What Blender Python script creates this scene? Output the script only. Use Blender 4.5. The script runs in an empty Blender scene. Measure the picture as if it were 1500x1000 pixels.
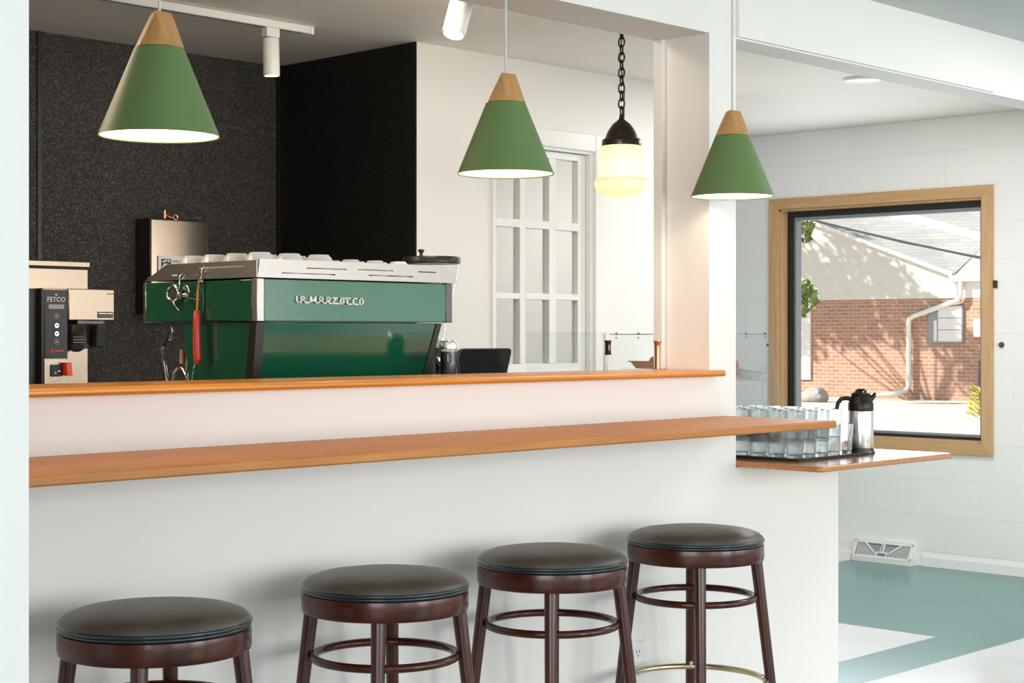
import bpy, bmesh, math, random
from math import pi, sin, cos, radians, atan2, sqrt
from mathutils import Vector, Matrix
R = random.Random(7)
SC = bpy.context.scene
COL = SC.collection

# ------------------------------------------------------------------ materials
def new_mat(name):
    m = bpy.data.materials.new(name); m.use_nodes = True
    nt = m.node_tree
    return m, nt, nt.nodes['Principled BSDF']

def setin(b, **k):
    for n, v in k.items():
        n = n.replace('_', ' ')
        if n in b.inputs:
            b.inputs[n].default_value = v

def rgba(c): return (c[0], c[1], c[2], 1.0)

def mat(name, col, rough=0.5, metal=0.0, coat=0.0, vary=0.0, vscale=8.0, bump=0.0, bscale=60.0, stretch=None, col2=None, spec=0.5, detail=3.0):
    m, nt, b = new_mat(name)
    setin(b, Base_Color=rgba(col), Roughness=rough, Metallic=metal, Coat_Weight=coat, Coat_Roughness=0.08, Specular_IOR_Level=spec)
    if vary or bump:
        tc = nt.nodes.new('ShaderNodeTexCoord'); mp = nt.nodes.new('ShaderNodeMapping')
        nt.links.new(tc.outputs['Object'], mp.inputs['Vector'])
        if stretch: mp.inputs['Scale'].default_value = stretch
    if vary:
        n = nt.nodes.new('ShaderNodeTexNoise'); n.inputs['Scale'].default_value = vscale; n.inputs['Detail'].default_value = detail
        nt.links.new(mp.outputs[0], n.inputs['Vector'])
        r = nt.nodes.new('ShaderNodeValToRGB')
        c2 = col2 or tuple(max(0, c * (1 - vary)) for c in col)
        r.color_ramp.elements[0].position = 0.3; r.color_ramp.elements[1].position = 0.7
        r.color_ramp.elements[0].color = rgba(c2); r.color_ramp.elements[1].color = rgba(col)
        nt.links.new(n.outputs['Fac'], r.inputs[0]); nt.links.new(r.outputs[0], b.inputs['Base Color'])
    if bump:
        n2 = nt.nodes.new('ShaderNodeTexNoise'); n2.inputs['Scale'].default_value = bscale; n2.inputs['Detail'].default_value = 2
        nt.links.new(mp.outputs[0], n2.inputs['Vector'])
        bp = nt.nodes.new('ShaderNodeBump'); bp.inputs['Strength'].default_value = bump; bp.inputs['Distance'].default_value = 0.01
        nt.links.new(n2.outputs['Fac'], bp.inputs['Height']); nt.links.new(bp.outputs[0], b.inputs['Normal'])
    return m

def emit(name, col, s):
    m, nt, b = new_mat(name)
    setin(b, Base_Color=rgba(col), Emission_Color=rgba(col), Emission_Strength=s)
    return m

def clear(name, tint=(1, 1, 1), gloss=1.0):
    """thin clear sheet: straight-through light plus Fresnel reflection"""
    m = bpy.data.materials.new(name); m.use_nodes = True; nt = m.node_tree
    for n in list(nt.nodes): nt.nodes.remove(n)
    out = nt.nodes.new('ShaderNodeOutputMaterial'); mx = nt.nodes.new('ShaderNodeMixShader')
    tr = nt.nodes.new('ShaderNodeBsdfTransparent'); gl = nt.nodes.new('ShaderNodeBsdfGlossy'); fr = nt.nodes.new('ShaderNodeFresnel')
    tr.inputs[0].default_value = rgba(tint); gl.inputs['Roughness'].default_value = 0.02
    fr.inputs[0].default_value = 1.45
    mu = nt.nodes.new('ShaderNodeMath'); mu.operation = 'MULTIPLY'; mu.inputs[1].default_value = gloss
    ge = nt.nodes.new('ShaderNodeNewGeometry'); inv = nt.nodes.new('ShaderNodeMath'); inv.operation = 'SUBTRACT'; inv.inputs[0].default_value = 1
    m2 = nt.nodes.new('ShaderNodeMath'); m2.operation = 'MULTIPLY'
    nt.links.new(ge.outputs['Backfacing'], inv.inputs[1]); nt.links.new(fr.outputs[0], mu.inputs[0])
    nt.links.new(mu.outputs[0], m2.inputs[0]); nt.links.new(inv.outputs[0], m2.inputs[1]); nt.links.new(m2.outputs[0], mx.inputs[0])
    nt.links.new(tr.outputs[0], mx.inputs[1]); nt.links.new(gl.outputs[0], mx.inputs[2]); nt.links.new(mx.outputs[0], out.inputs[0])
    return m

def wood(name, c1, c2, axis='X', rough=0.3, coat=0.3, scale=14.0):
    m, nt, b = new_mat(name)
    setin(b, Roughness=rough, Coat_Weight=coat, Coat_Roughness=0.15)
    tc = nt.nodes.new('ShaderNodeTexCoord'); mp = nt.nodes.new('ShaderNodeMapping')
    s = {'X': (0.06, 1, 1), 'Y': (1, 0.06, 1), 'Z': (1, 1, 0.06)}[axis]
    mp.inputs['Scale'].default_value = s
    nt.links.new(tc.outputs['Object'], mp.inputs['Vector'])
    n = nt.nodes.new('ShaderNodeTexNoise'); n.inputs['Scale'].default_value = scale * 5; n.inputs['Detail'].default_value = 5; n.inputs['Distortion'].default_value = 0.4
    nt.links.new(mp.outputs[0], n.inputs['Vector'])
    r = nt.nodes.new('ShaderNodeValToRGB'); r.color_ramp.elements[0].position = 0.3; r.color_ramp.elements[1].position = 0.72
    r.color_ramp.elements[0].color = rgba(c2); r.color_ramp.elements[1].color = rgba(c1)
    nt.links.new(n.outputs['Fac'], r.inputs[0]); nt.links.new(r.outputs[0], b.inputs['Base Color'])
    return m

def speckled(name, base, fleck, amount, rough, bscale=230.0, bstr=0.6):
    """pebbled wall panel with small lighter flecks"""
    m, nt, b = new_mat(name)
    setin(b, Roughness=rough, Specular_IOR_Level=0.4)
    tc = nt.nodes.new('ShaderNodeTexCoord')
    v = nt.nodes.new('ShaderNodeTexVoronoi'); v.inputs['Scale'].default_value = bscale
    nt.links.new(tc.outputs['Object'], v.inputs['Vector'])
    r = nt.nodes.new('ShaderNodeValToRGB'); r.color_ramp.interpolation = 'EASE'
    r.color_ramp.elements[0].position = 1 - amount; r.color_ramp.elements[0].color = rgba(base)
    r.color_ramp.elements[1].position = 1.0; r.color_ramp.elements[1].color = rgba(fleck)
    sp = nt.nodes.new('ShaderNodeSeparateColor'); nt.links.new(v.outputs['Color'], sp.inputs[0])
    nt.links.new(sp.outputs[0], r.inputs[0]); nt.links.new(r.outputs[0], b.inputs['Base Color'])
    bp = nt.nodes.new('ShaderNodeBump'); bp.inputs['Strength'].default_value = bstr; bp.inputs['Distance'].default_value = 0.004
    nt.links.new(v.outputs['Distance'], bp.inputs['Height']); nt.links.new(bp.outputs[0], b.inputs['Normal'])
    return m

def brickmat(name, c1, c2, mortar, w, h, mort, axis, offset=(0, 0), bump=0.3, rough=0.8, sq=0.5, var_noise=0.0):
    """brick / block courses; axis 'Y' = wall seen along X (uses Y,Z)"""
    m, nt, b = new_mat(name); setin(b, Roughness=rough)
    tc = nt.nodes.new('ShaderNodeTexCoord'); sx = nt.nodes.new('ShaderNodeSeparateXYZ'); cx = nt.nodes.new('ShaderNodeCombineXYZ')
    nt.links.new(tc.outputs['Object'], sx.inputs[0])
    a1 = nt.nodes.new('ShaderNodeMath'); a1.operation = 'ADD'; a1.inputs[1].default_value = offset[0]
    a2 = nt.nodes.new('ShaderNodeMath'); a2.operation = 'ADD'; a2.inputs[1].default_value = offset[1]
    nt.links.new(sx.outputs[axis], a1.inputs[0]); nt.links.new(sx.outputs['Z'], a2.inputs[0])
    nt.links.new(a1.outputs[0], cx.inputs[0]); nt.links.new(a2.outputs[0], cx.inputs[1])
    br = nt.nodes.new('ShaderNodeTexBrick')
    br.inputs['Color1'].default_value = rgba(c1); br.inputs['Color2'].default_value = rgba(c2); br.inputs['Mortar'].default_value = rgba(mortar)
    br.inputs['Scale'].default_value = 1.0; br.inputs['Mortar Size'].default_value = mort; br.inputs['Brick Width'].default_value = w; br.inputs['Row Height'].default_value = h
    br.inputs['Mortar Smooth'].default_value = 0.4
    br.offset = sq
    nt.links.new(cx.outputs[0], br.inputs['Vector']); nt.links.new(br.outputs['Color'], b.inputs['Base Color'])
    bp = nt.nodes.new('ShaderNodeBump'); bp.inputs['Strength'].default_value = bump; bp.inputs['Distance'].default_value = 0.004; bp.invert = True
    if var_noise:
        n = nt.nodes.new('ShaderNodeTexNoise'); n.inputs['Scale'].default_value = 45; n.inputs['Detail'].default_value = 4
        nt.links.new(tc.outputs['Object'], n.inputs['Vector'])
        mm = nt.nodes.new('ShaderNodeMath'); mm.operation = 'MULTIPLY_ADD'; mm.inputs[1].default_value = var_noise
        nt.links.new(n.outputs['Fac'], mm.inputs[0]); nt.links.new(br.outputs['Fac'], mm.inputs[2]); nt.links.new(mm.outputs[0], bp.inputs['Height'])
    else:
        nt.links.new(br.outputs['Fac'], bp.inputs['Height'])
    nt.links.new(bp.outputs[0], b.inputs['Normal'])
    return m

M = {}
M['paint'] = mat('white_wall_paint', (0.80, 0.785, 0.76), 0.6, bump=0.04, bscale=220)
M['paint_warm'] = mat('cream_wall_paint', (0.76, 0.735, 0.70), 0.55, bump=0.03, bscale=220)
M['ceil'] = mat('ceiling_paint', (0.58, 0.60, 0.585), 0.6)
M['ceil_k'] = mat('kitchen_ceiling_paint', (0.76, 0.70, 0.645), 0.6)
M['ceil_blue'] = mat('pale_ceiling_paint', (0.62, 0.67, 0.68), 0.6)
M['trim'] = mat('white_trim_gloss', (0.78, 0.765, 0.74), 0.3, coat=0.2)
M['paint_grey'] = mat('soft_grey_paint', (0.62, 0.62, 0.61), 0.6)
M['added_panel'] = mat('dark_olive_added_panel', (0.035, 0.045, 0.02), 0.4)
M['block'] = brickmat('painted_block', (0.83, 0.835, 0.825), (0.815, 0.82, 0.81), (0.785, 0.79, 0.78), 0.405, 0.2, 0.004, 'Y', (0.1, -0.08), bump=0.3, rough=0.5, var_noise=0.25)
M['black_panel'] = speckled('black_pebbled_panel', (0.016, 0.014, 0.012), (0.11, 0.10, 0.085), 0.42, 0.32)
M['black_panel_dark'] = speckled('black_gloss_panel', (0.004, 0.004, 0.004), (0.05, 0.05, 0.05), 0.02, 0.3)
M['oak'] = wood('honey_oak', (0.53, 0.20, 0.040), (0.41, 0.14, 0.024), 'X', 0.5, 0.0)
M['oak_sill'] = wood('amber_oak', (0.68, 0.25, 0.018), (0.54, 0.18, 0.012), 'X', 0.34, 0.2)
M['oak_slab'] = wood('oak_slab', (0.52, 0.22, 0.065), (0.42, 0.155, 0.04), 'X', 0.2, 0.6)
M['oak_edge'] = wood('oak_edge', (0.36, 0.14, 0.05), (0.27, 0.095, 0.032), 'X', 0.35, 0.2)
M['pine'] = wood('pine_casing', (0.60, 0.39, 0.21), (0.50, 0.30, 0.14), 'Z', 0.45, 0.0)
M['pine_h'] = wood('pine_casing_h', (0.58, 0.36, 0.18), (0.48, 0.28, 0.12), 'Y', 0.45, 0.0)
M['mahogany'] = wood('dark_mahogany', (0.075, 0.014, 0.006), (0.030, 0.006, 0.003), 'Z', 0.24, 0.0)
M['mahogany_r'] = mat('dark_mahogany_rim', (0.080, 0.015, 0.007), 0.22, vary=0.6, vscale=14, spec=0.42)
M['leather'] = mat('worn_black_leather', (0.092, 0.084, 0.068), 0.40, vary=0.45, vscale=13, bump=0.12, bscale=260, col2=(0.050, 0.041, 0.032), spec=0.6, detail=6)
M['piping'] = mat('teal_black_piping', (0.006, 0.020, 0.025), 0.3, coat=0.3)
M['brass'] = mat('old_brass', (0.55, 0.47, 0.30), 0.28, 1.0)
M['green'] = mat('sage_green_lacquer', (0.122, 0.205, 0.070), 0.5)
M['white_in'] = mat('white_enamel', (0.9, 0.87, 0.82), 0.5)
M['capwood'] = wood('pale_beech', (0.56, 0.31, 0.125), (0.43, 0.22, 0.075), 'Z', 0.45, 0.0, 8)
M['cord'] = mat('pale_grey_cord', (0.6, 0.58, 0.55), 0.6)
M['bulb'] = emit('warm_bulb', (1.0, 0.80, 0.55), 10.0)
M['black'] = mat('black_plastic', (0.012, 0.011, 0.011), 0.35)
M['blackmatte'] = mat('black_rubber', (0.008, 0.008, 0.009), 0.5, bump=0.2, bscale=400)
M['bronze'] = mat('dark_bronze', (0.016, 0.011, 0.008), 0.35, 0.4)
M['chrome'] = mat('chrome', (0.80, 0.78, 0.75), 0.08, 1.0)
M['steel'] = mat('brushed_steel', (0.66, 0.65, 0.63), 0.24, 1.0)
M['steel_dull'] = mat('satin_steel', (0.38, 0.36, 0.335), 0.36, 1.0)
M['steel_reflect_tint'] = mat('brushed_steel_reflect_tint', (0.37, 0.29, 0.215), 0.22, 1.0)  # tan tint stands in for warm reflections in the steel
M['steel_dark'] = mat('dark_steel', (0.10, 0.10, 0.10), 0.3, 0.8)
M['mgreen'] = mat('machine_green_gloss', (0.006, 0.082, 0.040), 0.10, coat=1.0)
M['mgreen_lit'] = mat('machine_green_lit_peel', (0.022, 0.150, 0.082), 0.14, coat=0.15, bump=0.04, bscale=260, spec=0.4)  # same green paint, lightened to stand for room reflections
M['porcelain'] = mat('white_porcelain', (0.80, 0.78, 0.75), 0.2, coat=0.3)
M['white'] = mat('white_plastic', (0.78, 0.775, 0.76), 0.4)
M['white_logo'] = mat('white_lettering', (0.85, 0.83, 0.78), 0.3)
M['print'] = mat('dark_print', (0.05, 0.05, 0.055), 0.6)
M['printred'] = mat('red_print', (0.65, 0.07, 0.03), 0.6)
M['printtan'] = mat('tan_print', (0.5, 0.36, 0.25), 0.6)
M['red'] = mat('coral_red_plastic', (0.72, 0.055, 0.035), 0.3, coat=0.3)
M['redglow'] = mat('red_rocker', (0.75, 0.05, 0.01), 0.2, coat=0.5)
M['orange'] = mat('orange_cord', (0.85, 0.30, 0.02), 0.5)
M['lcd'] = mat('grey_lcd', (0.34, 0.36, 0.34), 0.3)
M['led'] = emit('button_glow', (0.75, 0.78, 1.0), 1.2)
M['panelgrey'] = mat('dark_grey_panel', (0.022, 0.021, 0.021), 0.35)
M['screen'] = mat('tablet_black', (0.003, 0.003, 0.004), 0.08, spec=0.25)
M['winglass'] = clear('window_glass', (0.97, 0.98, 0.98), 0.8)
M['acrylic'] = clear('clear_acrylic', (0.985, 0.99, 0.99), 1.0)
def glassmix():
    m = bpy.data.materials.new('tumbler_glass'); m.use_nodes = True; nt = m.node_tree
    for n in list(nt.nodes): nt.nodes.remove(n)
    out = nt.nodes.new('ShaderNodeOutputMaterial'); mx = nt.nodes.new('ShaderNodeMixShader'); mx.inputs[0].default_value = 0.6
    tr = nt.nodes.new('ShaderNodeBsdfTransparent'); gl = nt.nodes.new('ShaderNodeBsdfGlass')
    tr.inputs[0].default_value = (0.985, 0.99, 0.99, 1); gl.inputs['IOR'].default_value = 1.42; gl.inputs['Roughness'].default_value = 0.0; gl.inputs['Color'].default_value = (0.99, 1, 1, 1)
    nt.links.new(tr.outputs[0], mx.inputs[1]); nt.links.new(gl.outputs[0], mx.inputs[2]); nt.links.new(mx.outputs[0], out.inputs[0])
    return m
M['tumbler'] = glassmix()
M['jar'] = clear('jar_glass', (0.80, 0.80, 0.79), 1.0)
M['bread'] = mat('baked_crust', (0.42, 0.14, 0.03), 0.5, vary=0.6, vscale=40, bump=0.3, bscale=120)
M['vent'] = mat('vent_enamel', (0.80, 0.80, 0.78), 0.35)
M['ventgrille'] = mat('vent_grey_mesh', (0.30, 0.34, 0.36), 0.5)
M['alu'] = mat('grey_aluminium', (0.30, 0.32, 0.34), 0.4, 0.5)
M['rust'] = mat('rusty_bolt', (0.10, 0.075, 0.045), 0.6)
M['copper'] = mat('copper', (0.70, 0.33, 0.18), 0.25, 1.0)
M['tan'] = mat('tan_wood_handle', (0.52, 0.30, 0.15), 0.5)
def opal():
    m, nt, b = new_mat('opal_glass')
    setin(b, Base_Color=(0.86, 0.79, 0.64, 1), Roughness=0.25, Coat_Weight=0.4, Emission_Color=(1.0, 0.84, 0.56, 1), Emission_Strength=0.0)
    tl = nt.nodes.new('ShaderNodeBsdfTranslucent'); tl.inputs[0].default_value = (0.90, 0.81, 0.64, 1)
    mx = nt.nodes.new('ShaderNodeMixShader'); mx.inputs[0].default_value = 0.5
    out = nt.nodes['Material Output']
    nt.links.new(b.outputs[0], mx.inputs[1]); nt.links.new(tl.outputs[0], mx.inputs[2]); nt.links.new(mx.outputs[0], out.inputs[0])
    return m
M['opal'] = opal()
M['brick'] = brickmat('outdoor_brick', (0.46, 0.25, 0.17), (0.36, 0.185, 0.125), (0.50, 0.40, 0.33), 0.21, 0.075, 0.010, 'Y', rough=0.9)
M['roof'] = brickmat('grey_shingles', (0.40, 0.39, 0.38), (0.34, 0.335, 0.33), (0.28, 0.28, 0.28), 0.32, 0.075, 0.006, 'Y', rough=0.9)
M['outwhite'] = mat('outdoor_white', (0.78, 0.77, 0.74), 0.5)
M['ground'] = mat('pale_concrete', (0.60, 0.53, 0.45), 0.9, vary=0.18, vscale=0.7)
M['leaf'] = mat('leaf_green', (0.22, 0.30, 0.06), 0.5, vary=0.5, vscale=2.0)
M['leafy'] = mat('leaf_yellow', (0.50, 0.45, 0.10), 0.6)
M['bark'] = mat('bark', (0.12, 0.085, 0.06), 0.9)
M['rock'] = mat('grey_rock', (0.33, 0.31, 0.29), 0.9, bump=0.6, bscale=8)
M['winpane'] = mat('house_window_pane', (0.42, 0.46, 0.48), 0.1, coat=0.5)

def siding():
    m, nt, b = new_mat('lap_siding'); setin(b, Roughness=0.7, Base_Color=(0.66, 0.645, 0.61, 1))
    tc = nt.nodes.new('ShaderNodeTexCoord'); w = nt.nodes.new('ShaderNodeTexWave'); w.bands_direction = 'Z'; w.wave_profile = 'SAW'; w.inputs['Scale'].default_value = 2.0
    nt.links.new(tc.outputs['Object'], w.inputs['Vector'])
    bp = nt.nodes.new('ShaderNodeBump'); bp.inputs['Strength'].default_value = 0.8; bp.inputs['Distance'].default_value = 0.02
    nt.links.new(w.outputs['Fac'], bp.inputs['Height']); nt.links.new(bp.outputs[0], b.inputs['Normal'])
    return m
M['siding'] = siding()

def floor_mat():
    m, nt, b = new_mat('linoleum_floor'); setin(b, Roughness=0.2, Specular_IOR_Level=0.2)
    tc = nt.nodes.new('ShaderNodeTexCoord'); sx = nt.nodes.new('ShaderNodeSeparateXYZ'); nt.links.new(tc.outputs['Object'], sx.inputs[0])
    def cmp(out, op, v):
        n = nt.nodes.new('ShaderNodeMath'); n.operation = op; n.inputs[1].default_value = v
        nt.links.new(sx.outputs[out], n.inputs[0]); return n.outputs[0]
    def comb(op, a, b_):
        n = nt.nodes.new('ShaderNodeMath'); n.operation = op
        nt.links.new(a, n.inputs[0]); nt.links.new(b_, n.inputs[1]); return n.outputs[0]
    light = comb('MAXIMUM', comb('MULTIPLY', cmp('X', 'LESS_THAN', 6.27), cmp('Y', 'GREATER_THAN', 3.553)), comb('MULTIPLY', cmp('Y', 'LESS_THAN', 3.27), cmp('Y', 'GREATER_THAN', 2.1)))
    nz = nt.nodes.new('ShaderNodeTexNoise'); nz.inputs['Scale'].default_value = 3; nz.inputs['Detail'].default_value = 3; nz.inputs['Distortion'].default_value = 0.3
    nt.links.new(tc.outputs['Object'], nz.inputs['Vector'])
    def ramp(c1, c2):
        r = nt.nodes.new('ShaderNodeValToRGB'); r.color_ramp.elements[0].position = 0.35; r.color_ramp.elements[1].position = 0.7
        r.color_ramp.elements[0].color = rgba(c1); r.color_ramp.elements[1].color = rgba(c2); nt.links.new(nz.outputs['Fac'], r.inputs[0]); return r.outputs[0]
    teal = ramp((0.080, 0.203, 0.200), (0.080, 0.203, 0.200)); pale = ramp((0.56, 0.58, 0.59), (0.64, 0.655, 0.66))
    mx = nt.nodes.new('ShaderNodeMix'); mx.data_type = 'RGBA'
    nt.links.new(light, mx.inputs[0]); nt.links.new(teal, mx.inputs[6]); nt.links.new(pale, mx.inputs[7])
    nt.links.new(mx.outputs[2], b.inputs['Base Color'])
    return m
M['floor'] = floor_mat()

# ------------------------------------------------------------------ mesh builder
class MB:
    def __init__(s): s.bm = bmesh.new()
    def face(s, pts, mi=0):
        vs = [s.bm.verts.new(p) for p in pts]
        f = s.bm.faces.new(vs); f.material_index = mi; return f
    def box(s, x0, x1, y0, y1, z0, z1, mi=0):
        v = [s.bm.verts.new((x, y, z)) for x in (x0, x1) for y in (y0, y1) for z in (z0, z1)]
        for q in ((0, 1, 3, 2), (4, 6, 7, 5), (0, 4, 5, 1), (2, 3, 7, 6), (0, 2, 6, 4), (1, 5, 7, 3)):
            f = s.bm.faces.new([v[i] for i in q]); f.material_index = mi
        return s
    def rings(s, rings, cap=True, closed=False, mi=0):
        vv = [[s.bm.verts.new(p) for p in r] for r in rings]
        n = len(vv[0]); m = len(vv)
        for i in range(m if closed else m - 1):
            a, b = vv[i], vv[(i + 1) % m]
            for j in range(n):
                f = s.bm.faces.new((a[j], a[(j + 1) % n], b[(j + 1) % n], b[j])); f.material_index = mi
        if cap and not closed:
            f = s.bm.faces.new(vv[0][::-1]); f.material_index = mi
            f = s.bm.faces.new(vv[-1]); f.material_index = mi
        return s
    def cyl(s, p0, p1, r0, r1=None, seg=16, mi=0, cap=True):
        r1 = r0 if r1 is None else r1
        p0, p1 = Vector(p0), Vector(p1); d = (p1 - p0).normalized()
        u = d.orthogonal().normalized(); w = d.cross(u)
        return s.rings([[p + (u * cos(2 * pi * k / seg) + w * sin(2 * pi * k / seg)) * r for k in range(seg)] for p, r in ((p0, r0), (p1, r1))], cap, mi=mi)
    def lathe(s, prof, cx=0, cy=0, seg=32, cap=False, mi=0, mod=None, cz=0):
        rs = []
        for r, z in prof:
            rs.append([(cx + (r * (mod(2 * pi * k / seg, z, r) if mod else 1)) * cos(2 * pi * k / seg), cy + (r * (mod(2 * pi * k / seg, z, r) if mod else 1)) * sin(2 * pi * k / seg), cz + z) for k in range(seg)])
        return s.rings(rs, cap, mi=mi)
    def tube(s, path, r, seg=8, closed=False, mi=0, cap=True, rfn=None):
        P = [Vector(p) for p in path]; n = len(P); rs = []; u = None
        for i, p in enumerate(P):
            if closed: t = (P[(i + 1) % n] - P[i - 1])
            else: t = P[min(i + 1, n - 1)] - P[max(i - 1, 0)]
            t.normalize()
            if u is None: u = t.orthogonal().normalized()
            else:
                u = u - t * u.dot(t)
                u = u.normalized() if u.length > 1e-6 else t.orthogonal().normalized()
            w = t.cross(u); rr = rfn(i / (n - 1)) * r if rfn else r
            rs.append([p + (u * cos(2 * pi * k / seg) + w * sin(2 * pi * k / seg)) * rr for k in range(seg)])
        return s.rings(rs, cap, closed, mi)
    def torus(s, c, Rr, r, seg=40, ts=10, mi=0, z_only=True):
        return s.tube([(c[0] + Rr * cos(2 * pi * k / seg), c[1] + Rr * sin(2 * pi * k / seg), c[2]) for k in range(seg)], r, ts, True, mi)
    def prism(s, poly, fn, d0, d1, mi=0):
        """poly: 2-D outline; fn(a,b,d) -> 3-D"""
        a = [fn(x, y, d0) for x, y in poly]; b = [fn(x, y, d1) for x, y in poly]
        va = [s.bm.verts.new(p) for p in a]; vb = [s.bm.verts.new(p) for p in b]; n = len(poly)
        f = s.bm.faces.new(va); f.material_index = mi
        f = s.bm.faces.new(vb[::-1]); f.material_index = mi
        for i in range(n):
            f = s.bm.faces.new((va[i], vb[i], vb[(i + 1) % n], va[(i + 1) % n])); f.material_index = mi
        return s
    def sphere(s, c, r, sx=1, sy=1, sz=1, u=16, v=10, mi=0):
        res = bmesh.ops.create_uvsphere(s.bm, u_segments=u, v_segments=v, radius=r)
        for vt in res['verts']:
            vt.co = Vector((vt.co.x * sx + c[0], vt.co.y * sy + c[1], vt.co.z * sz + c[2]))
            for f in vt.link_faces: f.material_index = mi
        return s
    def text(s, txt, size, place, depth=0.0006, align='LEFT', mi=0):
        cu = bpy.data.curves.new('t', 'FONT'); cu.body = txt; cu.size = size; cu.extrude = depth; cu.align_x = align
        cu.resolution_u = 2
        o = bpy.data.objects.new('t', cu); COL.objects.link(o)
        dg = bpy.context.evaluated_depsgraph_get()
        me = bpy.data.meshes.new_from_object(o.evaluated_get(dg))
        b2 = bmesh.new(); b2.from_mesh(me)
        vm = {}
        for v in b2.verts: vm[v.index] = s.bm.verts.new(place(v.co.x, v.co.y, v.co.z))
        for f in b2.faces:
            try:
                g = s.bm.faces.new([vm[v.index] for v in f.verts]); g.material_index = mi
            except ValueError: pass
        b2.free(); bpy.data.objects.remove(o); bpy.data.curves.remove(cu); bpy.data.meshes.remove(me)
        return s
    def xf(s, mtx):
        bmesh.ops.transform(s.bm, matrix=mtx, verts=s.bm.verts); return s

OFF = {}
def link(name, mb, mats, parent=None, loc=(0, 0, 0), bevel=0, smooth=True, seg=2, ang=35, fixn=True):
    off = OFF[parent.name] if parent else Vector(loc)
    bm = mb.bm
    if fixn: bmesh.ops.recalc_face_normals(bm, faces=bm.faces)
    if off.length: bmesh.ops.translate(bm, verts=bm.verts, vec=-off)
    me = bpy.data.meshes.new(name); bm.to_mesh(me); bm.free()
    for m in (mats if isinstance(mats, (list, tuple)) else [mats]): me.materials.append(M[m] if isinstance(m, str) else m)
    o = bpy.data.objects.new(name, me); COL.objects.link(o)
    OFF[o.name] = off.copy()
    if parent: o.parent = parent
    else: o.location = off
    if smooth:
        me.polygons.foreach_set('use_smooth', [True] * len(me.polygons))
        me.set_sharp_from_angle(angle=radians(ang))
    if bevel:
        b = o.modifiers.new('edge', 'BEVEL'); b.width = bevel; b.segments = seg; b.limit_method = 'ANGLE'; b.angle_limit = radians(40)
    return o

def tag(o, label, cat, group=None, kind=None):
    o['label'] = label; o['category'] = cat
    if group: o['group'] = group
    if kind: o['kind'] = kind
    return o
def thing(name, label, cat, loc=(0, 0, 0), group=None):
    o = bpy.data.objects.new(name, None); COL.objects.link(o); o.location = loc; o.empty_display_size = 0.05
    OFF[o.name] = Vector(loc)
    return tag(o, label, cat, group)
def lab(o, text): o['label'] = text; return o
def dup(o, parent=None):
    c = o.copy(); COL.objects.link(c)
    if parent: c.parent = parent
    for ch in list(o.children): dup(ch, c)
    return c
def struct(name, mb, mats, label, cat, bevel=0, smooth=False):
    o = link(name, mb, mats, None, (0, 0, 0), bevel, smooth)
    return tag(o, label, cat, None, 'structure')
XZ = lambda y: (lambda a, b, d: (a, y + d, b))          # outline in X,Z extruded along Y
YZ = lambda x: (lambda a, b, d: (x + d, a, b))
XY = lambda z: (lambda a, b, d: (a, b, z + d))

# ================================================================== SETTING
H = 2.46
struct('floor', MB().box(-2.6, 8.3, -3.2, 8.1, -0.06, 0.0), 'floor', 'teal and pale grey polished linoleum floor', 'floor')
w = MB()
w.box(-2.5, 3.963, 3.0, 3.2, 0, 1.153)          # half wall
w.box(3.963, 4.097, 3.0, 3.2, 0, 2.18)          # column at the end of the opening
w.box(-2.5, 0.9, 3.0, 3.2, 1.153, 2.18)
w.box(-2.5, 4.097, 3.0, 3.2, 2.18, H)           # lintel
w.box(4.097, 4.663, 3.0, 3.2, 0, 0.873)         # stub under the side counter
struct('wall_counter', w, 'paint', 'white half wall with the kitchen pass-through opening above it', 'wall')
struct('trim_1', MB().box(4.097, 8.14, 3.0, 3.118, 2.18, H), 'paint', 'white ceiling beam carrying on to the right of the pass-through', 'beam')
struct('trim_2', MB().box(4.097, 5.71, 2.988, 3.0, 2.185, 2.335), 'paint', 'thin white board fixed along the face of the ceiling beam', 'trim')
struct('trim_3', MB().box(3.945, 3.963, 3.165, 3.2, 1.172, 2.18), 'trim', 'white jamb strip at the back edge of the opening', 'trim', 0.003)
struct('ceiling_dining', MB().box(-2.6, 8.3, -3.2, 3.0, 2.407, 2.46), 'ceil', 'grey white ceiling over the stools', 'ceiling')
struct('ceiling', MB().box(-2.6, 8.3, 3.0, 8.1, H, H + 0.08), 'ceil_k', 'white ceiling over kitchen and side room', 'ceiling')
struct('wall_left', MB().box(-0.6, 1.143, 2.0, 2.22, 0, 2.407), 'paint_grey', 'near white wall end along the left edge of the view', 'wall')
struct('wall_back', MB().box(-2.5, 4.53, 5.794, 5.95, 0, H), 'black_panel', 'black pebbled panel wall behind the coffee brewer', 'wall')
struct('wall_jog', MB().box(4.53, 4.536, 4.905, 5.95, 0, H), 'black_panel_dark', 'black panel wall stepping forward beside the white wall', 'wall')
struct('trim_4', MB().box(4.515, 4.53, 5.78, 5.794, 0, H), 'bronze', 'slim dark corner strip between the two black walls', 'trim')
struct('trim_5', MB().box(3.345, 3.362, 5.786, 5.794, 0, H), 'black', 'black joint strip in the panel wall at far left', 'trim')
# white kitchen wall with the door opening
DX0, DX1, DZ = 4.985, 5.615, 2.10
w = MB()
w.box(4.536, DX0, 4.905, 5.0, 0, H); w.box(DX1, 6.62, 4.905, 5.0, 0, H); w.box(DX0, DX1, 4.905, 5.0, DZ, H)
w.box(6.52, 6.62, 5.0, 8.0, 0, H)
struct('wall_kitchen', w, 'paint_warm', 'white wall holding the glazed kitchen door', 'wall')
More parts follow.
